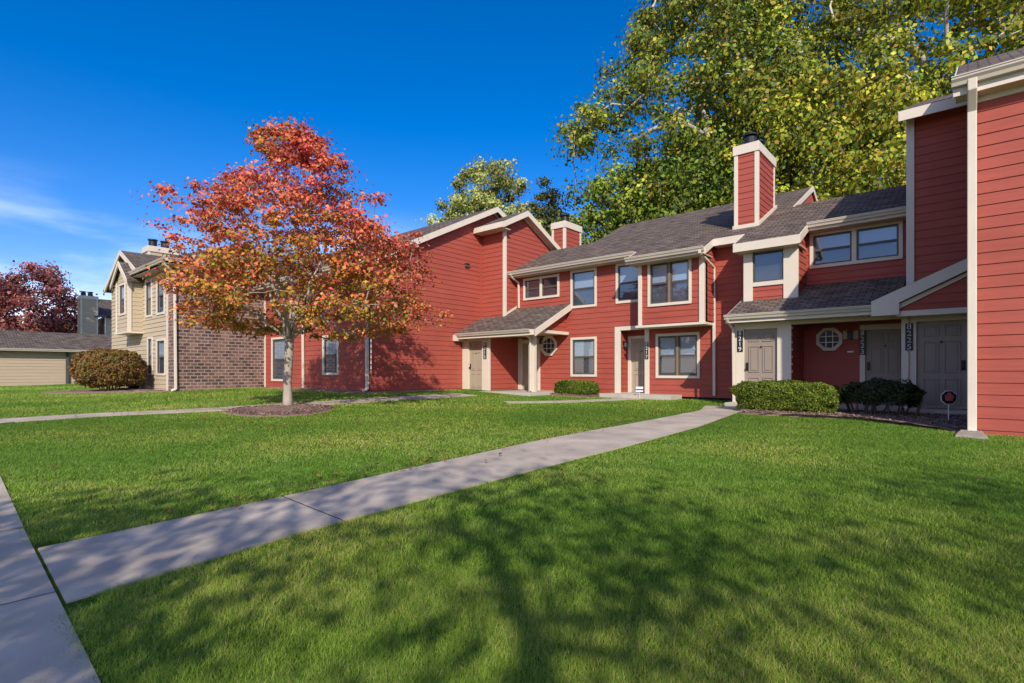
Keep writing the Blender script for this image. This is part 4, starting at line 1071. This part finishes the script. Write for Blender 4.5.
# ------------------------------------------------------------------ hedges and shrubs
def hedge(name, label, c, L, D, zt, pal, wt, n, ls, seed, rot=0, zb=.12, open_base=.0, group=None, lump=.08, cat='hedge', e=3.2, skew=0):
    r = np.random.default_rng(seed); z0 = gzf(*c)
    root = empty(name, (c[0], c[1], z0), label, cat, group)
    h = zt - z0 - zb
    d = r.normal(0, 1, (n, 3)); d /= np.linalg.norm(d, axis=1)[:, None]
    q = (np.abs(d) ** e).sum(1) ** (-1 / e); p = d * q[:, None]              # superellipsoid shell
    depth = 1 - np.abs(r.normal(0, .07, n)) - .30 * (r.uniform(0, 1, n) < .18) * r.uniform(0, 1, n)
    p *= depth[:, None]
    lumps = 1 + lump * (.6 * vnoise(p * np.array([L / 2, D / 2, h / 2]), 3.4, seed) + .6 * vnoise(p * np.array([L / 2, D / 2, h / 2]), 11., seed + 5)) - lump * .3
    p *= lumps[:, None]
    w = p * np.array([L / 2, D / 2, h / 2]); w[:, 2] += h / 2 + zb
    if open_base:
        hole = (w[:, 2] < zb + h * open_base * (1 + .6 * vnoise(w, 5, seed + 1))); w = w[~hole]; p = p[~hole]
    c_, s_ = math.cos(rot), math.sin(rot)
    W = np.stack([c[0] + w[:, 0] * c_ - w[:, 1] * s_, c[1] + w[:, 0] * s_ + w[:, 1] * c_, z0 + w[:, 2]], 1)
    cols = pick(pal, wt, len(W), .25)
    outn = np.stack([p[:, 0] * c_ - p[:, 1] * s_, p[:, 0] * s_ + p[:, 1] * c_, p[:, 2]], 1)
    leaves('foliage', W, ls, cols, M['needle'], root, up=.3, out=outn * .9, aspect=.6)
    mb = MB(); k = 9
    for i in range(k):
        for _ in range(2):
            x = (i + .5) / k * L * .86 - L * .43 + r.uniform(-.06, .06); y = r.uniform(-.25, .25) * D
            tip = (x + r.uniform(-.15, .15), y + r.uniform(-.2, .2), zb + h * .7)
            b = (x * .85, y * .5, -.03); mid = ((b[0] + tip[0]) / 2 + r.uniform(-.05, .05), (b[1] + tip[1]) / 2, (tip[2]) * .45)
            f = lambda a: (c[0] + a[0] * c_ - a[1] * s_, c[1] + a[0] * s_ + a[1] * c_, z0 + a[2])
            mb.tube([f(b), f(mid), f(tip)], [.022, .016, .008], 6)
    mb.build('stem', M['darkbark'], root, smooth=True, recalc=False)
    return root
HG = [(.13, .20, .021), (.20, .255, .025), (.07, .115, .016), (.30, .32, .03)]
HD = [(.035, .055, .018), (.05, .075, .02), (.025, .04, .014)]
hedge('hedge', 'sunlit clipped green hedge in front of the right porch door', (-3.27, 13.6), 2.18, .98, .88, HG, [3, 2.4, 2.6, 1], 34000, .043, 61, zb=.0, e=4.6, lump=.13)
hedge('yew_shrub', 'dark green spreading shrub with bare lower stems beside the sunlit hedge', (-1.48, 13.8), 1.75, 1.0, .93, HD, [2, 2, 2], 14000, .045, 62, zb=.10, open_base=.30, cat='shrub', lump=.2, e=2.7)
hedge('hedge', 'small low clipped hedge under the ground floor window', (-10.95, 16.3), 1.75, .75, .79, HG, [2, 1.6, 3, .4], 13000, .05, 63, zb=.02, e=4.)
BB = [(.28, .12, .05), (.22, .17, .04), (.13, .15, .03), (.36, .11, .06), (.34, .21, .06)]
hedge('bronze_shrub', 'big rounded bronze green shrub in front of the tan bay', (-27.5, 5.80), 2.4, 2.5, 2.08, BB, [2.4, 2.6, 2, 1.2, 1], 20000, .085, 64, zb=.15, open_base=.06, cat='shrub', lump=.10, e=2.6)
hedge('dark_shrub', 'narrow dark shrub against the tan wall beside the bronze shrub', (-28.9, 6.95), .9, .5, 1.5, HD, [2, 2, 2], 4000, .07, 65, zb=.02, cat='shrub')

def inside(poly, P):
    x, y = P[:, 0], P[:, 1]; r = np.zeros(len(P), bool); n = len(poly); j = n - 1
    for i in range(n):
        xi, yi = poly[i]; xj, yj = poly[j]
        c = ((yi > y) != (yj > y)) & (x < (xj - xi) * (y - yi) / (yj - yi + 1e-12) + xi)
        r ^= c; j = i
    return r
def chips(poly, n, seed):
    r = np.random.default_rng(seed); P = poly.min(0) + (poly.max(0) - poly.min(0)) * r.uniform(0, 1, (n, 2)); P = P[inside(poly * .985 + poly.mean(0) * .015, P)]
    return P
# ------------------------------------------------------------------ yard signs and splash block
sg = G(949, 424); z = gzf(*sg)
s_ = empty('security_sign', (sg[0], sg[1], z), 'black octagonal security yard sign with a pale border and pink emblem on a white stake', 'sign')
f_ = Vector((S, -C)); rgt = Vector((C, S))                    # faces the lawn
def P_s(x, h, d): return (sg[0] + rgt.x * x + f_.x * d, sg[1] + rgt.y * x + f_.y * d, z + h)
oc = lambda R, ry, cz: [(R * math.cos(math.pi / 8 + i * math.pi / 4), cz + ry * math.sin(math.pi / 8 + i * math.pi / 4)) for i in range(8)]
mb = MB().prism([P_s(x, h, -.006) for x, h in oc(.165, .145, .50)], [P_s(x, h, .0) for x, h in oc(.165, .145, .50)]); pl_ = mb.build('sign_panel', M['white'], s_)
MB().prism([P_s(x, h, .001) for x, h in oc(.148, .128, .50)], [P_s(x, h, .004) for x, h in oc(.148, .128, .50)]).build('sign_face', M['black'], pl_)
mb = MB()
for q in ((-.03, .03, .575, .595), (-.045, .045, .53, .575), (-.055, .055, .485, .527), (-.065, .065, .44, .482), (-.08, -.06, .47, .55), (.06, .08, .47, .55)):
    mb.prism([P_s(x, h, .005) for x, h in ((q[0], q[2]), (q[1], q[2]), (q[1], q[3]), (q[0], q[3]))], [P_s(x, h, .008) for x, h in ((q[0], q[2]), (q[1], q[2]), (q[1], q[3]), (q[0], q[3]))])
mb.build('emblem', M['pink'], pl_)
MB().tube([P_s(0, -.1, -.012), P_s(0, .6, -.012)], .008, 8).build('stake', M['white'], s_)
q2 = (-8.35, 16.12); z2 = .34
s2 = empty('small_sign', (q2[0], q2[1], z2), 'tiny white and blue yard sign on a thin stake beside the middle doorstep', 'sign')
def P_t(x, h, d): return (q2[0] + rgt.x * x + f_.x * d, q2[1] + rgt.y * x + f_.y * d, z2 + h)
def bx(mb, x0, x1, h0, h1, d0, d1): return mb.prism([P_t(x, h, d0) for x, h in ((x0, h0), (x1, h0), (x1, h1), (x0, h1))], [P_t(x, h, d1) for x, h in ((x0, h0), (x1, h0), (x1, h1), (x0, h1))])
pn = bx(MB(), -.12, .12, .10, .27, 0, .005).build('sign_panel', M['white'], s2)
bx(MB(), -.12, .12, .15, .20, .006, .008).build('stripe', M['blue'], pn)
MB().tube([P_t(0, -.35, -.006), P_t(0, .22, -.006)], .006, 6).build('stake', M['white'], s2)
mb = MB(); zz = gzf(0, 11) + .0
mb.prism([(-.20, 10.70, zz - .02), (.20, 10.62, zz - .02), (.14, 11.30, zz - .02), (-.14, 11.30, zz - .02)], [(-.19, 10.72, zz + .035), (.19, 10.64, zz + .035), (.13, 11.29, zz + .07), (-.13, 11.29, zz + .07)])
o = mb.build('splash_block', M['worn'], bevel=.01); tag(o, 'tapered concrete splash block under the thick right downspout', 'splash block')
mb = MB(); rr = random.Random(2)
for k in range(3):
    a = (-.35 + k * .05 + rr.uniform(-.1, .1), 10.95 + rr.uniform(-.15, .15))

# ------------------------------------------------------------------ grass
BLD = [np.array(p) for p in ([(-34.3, 7.25), (-24.15, 7.25), (-24.15, 30), (-34.3, 30)], [(-24.3, 10.8), (UB + .03, 10.8), (UB + .03, 30), (-24.3, 30)], [(UB, 14.5), (-11.75, 14.5), (-11.75, 30), (UB, 30)], [(-12, 17.05), (0, 17.05), (0, 30), (-12, 30)],
       [(-9.98, 16.17), (-7.27, 16.17), (-7.27, 18), (-9.98, 18)], [(-5.15, 14.7), (0, 14.7), (0, 30), (-5.15, 30)], [(-.03, 11.38), (10, 11.38), (10, 30), (-.03, 30)], [(-60, -13), (-42.4, -13), (-42.4, 13), (-60, 13)])]
def blades(name, n, z0, z1, seg):
    r = np.random.default_rng(int(z0 * 100) + 7)
    # density ~ 1/Z^2 : Z log-uniform, lateral uniform over the field of view (and a margin)
    Z = z0 * (z1 / z0) ** r.uniform(0, 1, n); X = Z * r.uniform(-1.12, 1.12, n)
    u, v = C * X - S * Z, S * X + C * Z
    P = np.stack([u, v], 1); keep = np.ones(n, bool)
    jit = P + r.normal(0, .026, P.shape)
    for q in EXCL: keep &= ~inside(q, jit)
    for q in BLD: keep &= ~inside(q, P)
    P, Z = P[keep], Z[keep]; n = len(P)
    p3 = np.stack([P[:, 0], P[:, 1], gz(P[:, 0], P[:, 1])], 1)
    flat3 = np.stack([P[:, 0], P[:, 1], 0 * Z], 1)
    n1 = vnoise(flat3, 1.1, 3); n2 = vnoise(flat3, 4.5, 4); n3 = vnoise(flat3, .35, 8)
    hgt = (.021 + .015 * r.uniform(0, 1, n) + .005 * n2.clip(-1, 1)) * np.clip(Z / 10, 1, 1.6)
    wid = .0018 * np.clip(Z / 3.0, 1, 11) * r.uniform(.7, 1.3, n)
    a = r.uniform(0, 2 * np.pi, n); lean = r.uniform(.2, 1.5, n) * hgt
    la = a + r.normal(0, .7, n) + 1.2
    side_ = np.stack([np.cos(a), np.sin(a), 0 * a], 1); ld = np.stack([np.cos(la), np.sin(la), 0 * a], 1)
    base = p3 - np.array([0, 0, .004]); up = np.array([0, 0, 1.])
    h = hgt[:, None]; w = wid[:, None]; l = lean[:, None]
    if seg == 2:
        vs = [base - side_ * w / 2, base + side_ * w / 2, base + ld * l * .32 + up * h * .62 - side_ * w * .38, base + ld * l * .32 + up * h * .62 + side_ * w * .38, base + ld * l + up * h]
        fl = [0, 1, 3, 2, 2, 3, 4]; ls_, lt = [0, 4], 7
    else:
        vs = [base - side_ * w / 2, base + side_ * w / 2, base + ld * l + up * h]; fl = [0, 1, 2]; ls_, lt = [0], 3
    k = len(vs); V = np.stack(vs, 1).reshape(-1, 3)
    me = bpy.data.meshes.new(name)
    me.vertices.add(n * k); me.vertices.foreach_set('co', V.astype(np.float32).ravel())
    idx = (np.arange(n)[:, None] * k + np.array(fl)[None]).astype(np.int32).ravel()
    me.loops.add(len(idx)); me.loops.foreach_set('vertex_index', idx)
    st = (np.arange(n)[:, None] * lt + np.array(ls_)[None]).astype(np.int32).ravel()
    me.polygons.add(len(st)); me.polygons.foreach_set('loop_start', st)
    pal = np.array([[.18, .29, .034], [.132, .235, .028], [.24, .34, .045], [.32, .35, .08], [.40, .34, .15]])
    dry = np.clip(.12 + .15 * n1 + .09 * n2 + .10 * n3, .02, .6)
    ch = r.choice(3, n, p=[.45, .33, .22]); ch = np.where(r.uniform(0, 1, n) < dry, r.integers(3, 5, n), ch)
    c = pal[ch] * 1.42 * r.uniform(.82, 1.18, (n, 1)) * (1 + .15 * n3[:, None] + .13 * n1[:, None])
    c[:, 0] *= 1 + .12 * n1
    c4 = np.ones((n, k, 4), np.float32); c4[:, :, :3] = np.clip(c, .005, 1)[:, None, :]
    at = me.color_attributes.new('col', 'FLOAT_COLOR', 'POINT'); at.data.foreach_set('color', c4.ravel())
    me.update(calc_edges=True); me.materials.append(M['grass'])
    o = bpy.data.objects.new(name, me); COL.objects.link(o)
    tag(o, 'short mown green grass of the lawn', 'grass', kind='stuff')
blades('grass', 470000, 1.5, 5.0, 2)
blades('grass', 640000, 5.0, 34.0, 1)
bc = np.concatenate([chips(EXCL[k], n_, 80 + k) for k, n_ in ((BEDS, 5200), (BEDS + 1, 9000), (BEDS + 3, 2500))])
bp_ = np.stack([bc[:, 0], bc[:, 1], gz(bc[:, 0], bc[:, 1]) + .068], 1)
bcen = np.linalg.norm(bc - np.array(mt), axis=1) / 1.5; k_ = bcen < 1.1; bp_[k_, 2] += .035 * (1 - np.clip(bcen[k_], 0, 1) ** 2) - .02
o = leaves('bark_chips', bp_, .055, pick([(.42, .29, .24), (.28, .19, .15), (.50, .37, .31), (.18, .12, .10)], [3, 2, 1.4, 1.6], len(bp_)), M['leaf'], up=1.6, aspect=.5)
tag(o, 'loose brown bark chips on the mulch beds', 'bark chips', kind='stuff')
# fallen leaves
r = np.random.default_rng(77)
n = 520; P = np.stack([mb_[0] + r.normal(0, 3.6, n), mb_[1] + r.normal(-.4, 2.8, n)], 1)
P2 = []
for t in r.uniform(0, 1, 110): P2.append((-4.3 - 1.2 * t + r.normal(0, .12), .7 + 13.5 * t))
P = np.concatenate([P, np.array(P2)]); k = np.ones(len(P), bool)
for q in BLD: k &= ~inside(q, P)
P = P[k]
pts = np.stack([P[:, 0], P[:, 1], gz(P[:, 0], P[:, 1]) + .045], 1)
o = leaves('fallen_leaves', pts, .055, pick([(.42, .10, .04), (.35, .18, .06), (.22, .10, .05), (.45, .26, .06)], [3, 2, 3, 1], len(pts)), M['leaf'], up=2.5)
tag(o, 'scattered red and brown fallen leaves on the lawn', 'fallen leaves', kind='stuff')

# ------------------------------------------------------------------ light, sky, camera
EL = math.radians(31)
dh = Vector((-.685, .729)).normalized()                      # the way the sunlight travels along the ground
sun = bpy.data.lights.new('sun', 'SUN'); sun.energy = 3.5; sun.angle = math.radians(.53); sun.color = (1, .915, .78)
so = bpy.data.objects.new('sun', sun); COL.objects.link(so)
so.rotation_euler = Vector((dh.x * math.cos(EL), dh.y * math.cos(EL), -math.sin(EL))).to_track_quat('-Z', 'Y').to_euler()
so.location = (20, -30, 30)
wd = bpy.data.worlds.new('World'); scene.world = wd; wd.use_nodes = True
nt = wd.node_tree; nt.nodes.clear()
sk = nt.nodes.new('ShaderNodeTexSky'); sk.sky_type = 'NISHITA'; sk.sun_disc = False
sk.sun_elevation = EL; sk.sun_rotation = math.atan2(-dh.x, -dh.y); sk.air_density = 1.0; sk.dust_density = .25; sk.ozone_density = 3.0; sk.altitude = 200
hs = nt.nodes.new('ShaderNodeHueSaturation'); hs.inputs['Saturation'].default_value = 1.45; hs.inputs['Value'].default_value = 1.0
nt.links.new(sk.outputs[0], hs.inputs['Color'])
# thin high cloud low in the sky on the left
tc = nt.nodes.new('ShaderNodeTexCoord'); sep = nt.nodes.new('ShaderNodeSeparateXYZ'); nt.links.new(tc.outputs['Generated'], sep.inputs[0])
mp = nt.nodes.new('ShaderNodeMapping'); mp.inputs['Scale'].default_value = (1.6, 1.6, 6.5); nt.links.new(tc.outputs['Generated'], mp.inputs[0])
nz = nt.nodes.new('ShaderNodeTexNoise'); nz.inputs['Scale'].default_value = 1.7; nz.inputs['Detail'].default_value = 7; nz.inputs['Roughness'].default_value = .55
nt.links.new(mp.outputs[0], nz.inputs['Vector'])
def mth(op, a, b=None, clamp=False):
    m = nt.nodes.new('ShaderNodeMath'); m.operation = op; m.use_clamp = clamp
    for i, x in enumerate((a, b)):
        if x is None: continue
        if isinstance(x, (int, float)): m.inputs[i].default_value = x
        else: nt.links.new(x, m.inputs[i])
    return m.outputs[0]
def mrange(x, a, b, c, d):
    m = nt.nodes.new('ShaderNodeMapRange'); m.interpolation_type = 'SMOOTHSTEP'; nt.links.new(x, m.inputs[0])
    for i, q in enumerate((a, b, c, d)): m.inputs[i + 1].default_value = q
    return m.outputs[0]
low = mth('MULTIPLY', mrange(sep.outputs[2], .02, .10, 0, 1), mrange(sep.outputs[2], .15, .30, 1, 0))
lef = mrange(sep.outputs[0], -.93, -.99, 0, 1)
dl = nt.nodes.new('ShaderNodeVectorMath'); dl.operation = 'DOT_PRODUCT'; nt.links.new(tc.outputs['Generated'], dl.inputs[0]); dl.inputs[1].default_value = (-.97, .24, 0)
lef = mrange(dl.outputs['Value'], .80, .95, 0, 1)
cl = mth('MULTIPLY', mth('MULTIPLY', mrange(nz.outputs[0], .36, .70, 0, 1), low), lef)
cl = mth('MULTIPLY', cl, .62)
mx = nt.nodes.new('ShaderNodeMix'); mx.data_type = 'RGBA'; nt.links.new(cl, mx.inputs[0]); tn = nt.nodes.new('ShaderNodeMix'); tn.data_type = 'RGBA'; tn.blend_type = 'MULTIPLY'; tn.inputs[0].default_value = 1; nt.links.new(hs.outputs[0], tn.inputs[6]); tn.inputs[7].default_value = (.9, .69, .88, 1)
# added whitish patch of sky behind the viewpoint, unseen, to lift the fill light
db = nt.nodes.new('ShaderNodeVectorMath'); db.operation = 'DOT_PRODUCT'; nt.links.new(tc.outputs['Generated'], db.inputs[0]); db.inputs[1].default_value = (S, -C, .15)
fill_veil = mth('MULTIPLY', mrange(db.outputs['Value'], .05, .65, 0, 1), mrange(nz.outputs[0], .30, .62, .08, .42))
vm = nt.nodes.new('ShaderNodeMix'); vm.data_type = 'RGBA'; nt.links.new(fill_veil, vm.inputs[0]); nt.links.new(tn.outputs[2], vm.inputs[6]); vm.inputs[7].default_value = (7.2, 7.0, 6.9, 1)
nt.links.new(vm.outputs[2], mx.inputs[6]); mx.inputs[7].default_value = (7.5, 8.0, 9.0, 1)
bg = nt.nodes.new('ShaderNodeBackground'); bg.inputs['Strength'].default_value = .15
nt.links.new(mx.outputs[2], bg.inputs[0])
wo_ = nt.nodes.new('ShaderNodeOutputWorld'); nt.links.new(bg.outputs[0], wo_.inputs[0])

cd = bpy.data.cameras.new('camera'); cd.sensor_width = 36; cd.lens = 530 / 1024 * 36; cd.shift_y = 30.5 / 1024; cd.clip_end = 3000; cd.clip_start = .05
co = bpy.data.objects.new('camera', cd); COL.objects.link(co); co.location = (0, 0, H); co.rotation_euler = (math.pi / 2, 0, math.atan2(S, C))
scene.camera = co
scene.view_settings.view_transform = 'Standard'; scene.view_settings.look = 'None'; scene.view_settings.exposure = 0.42; scene.view_settings.gamma = 1
scene.cycles.max_bounces = 6; scene.cycles.transparent_max_bounces = 12; scene.cycles.diffuse_bounces = 3; scene.cycles.glossy_bounces = 3
scene.cycles.use_denoising = True; scene.cycles.caustics_reflective = False; scene.cycles.caustics_refractive = False
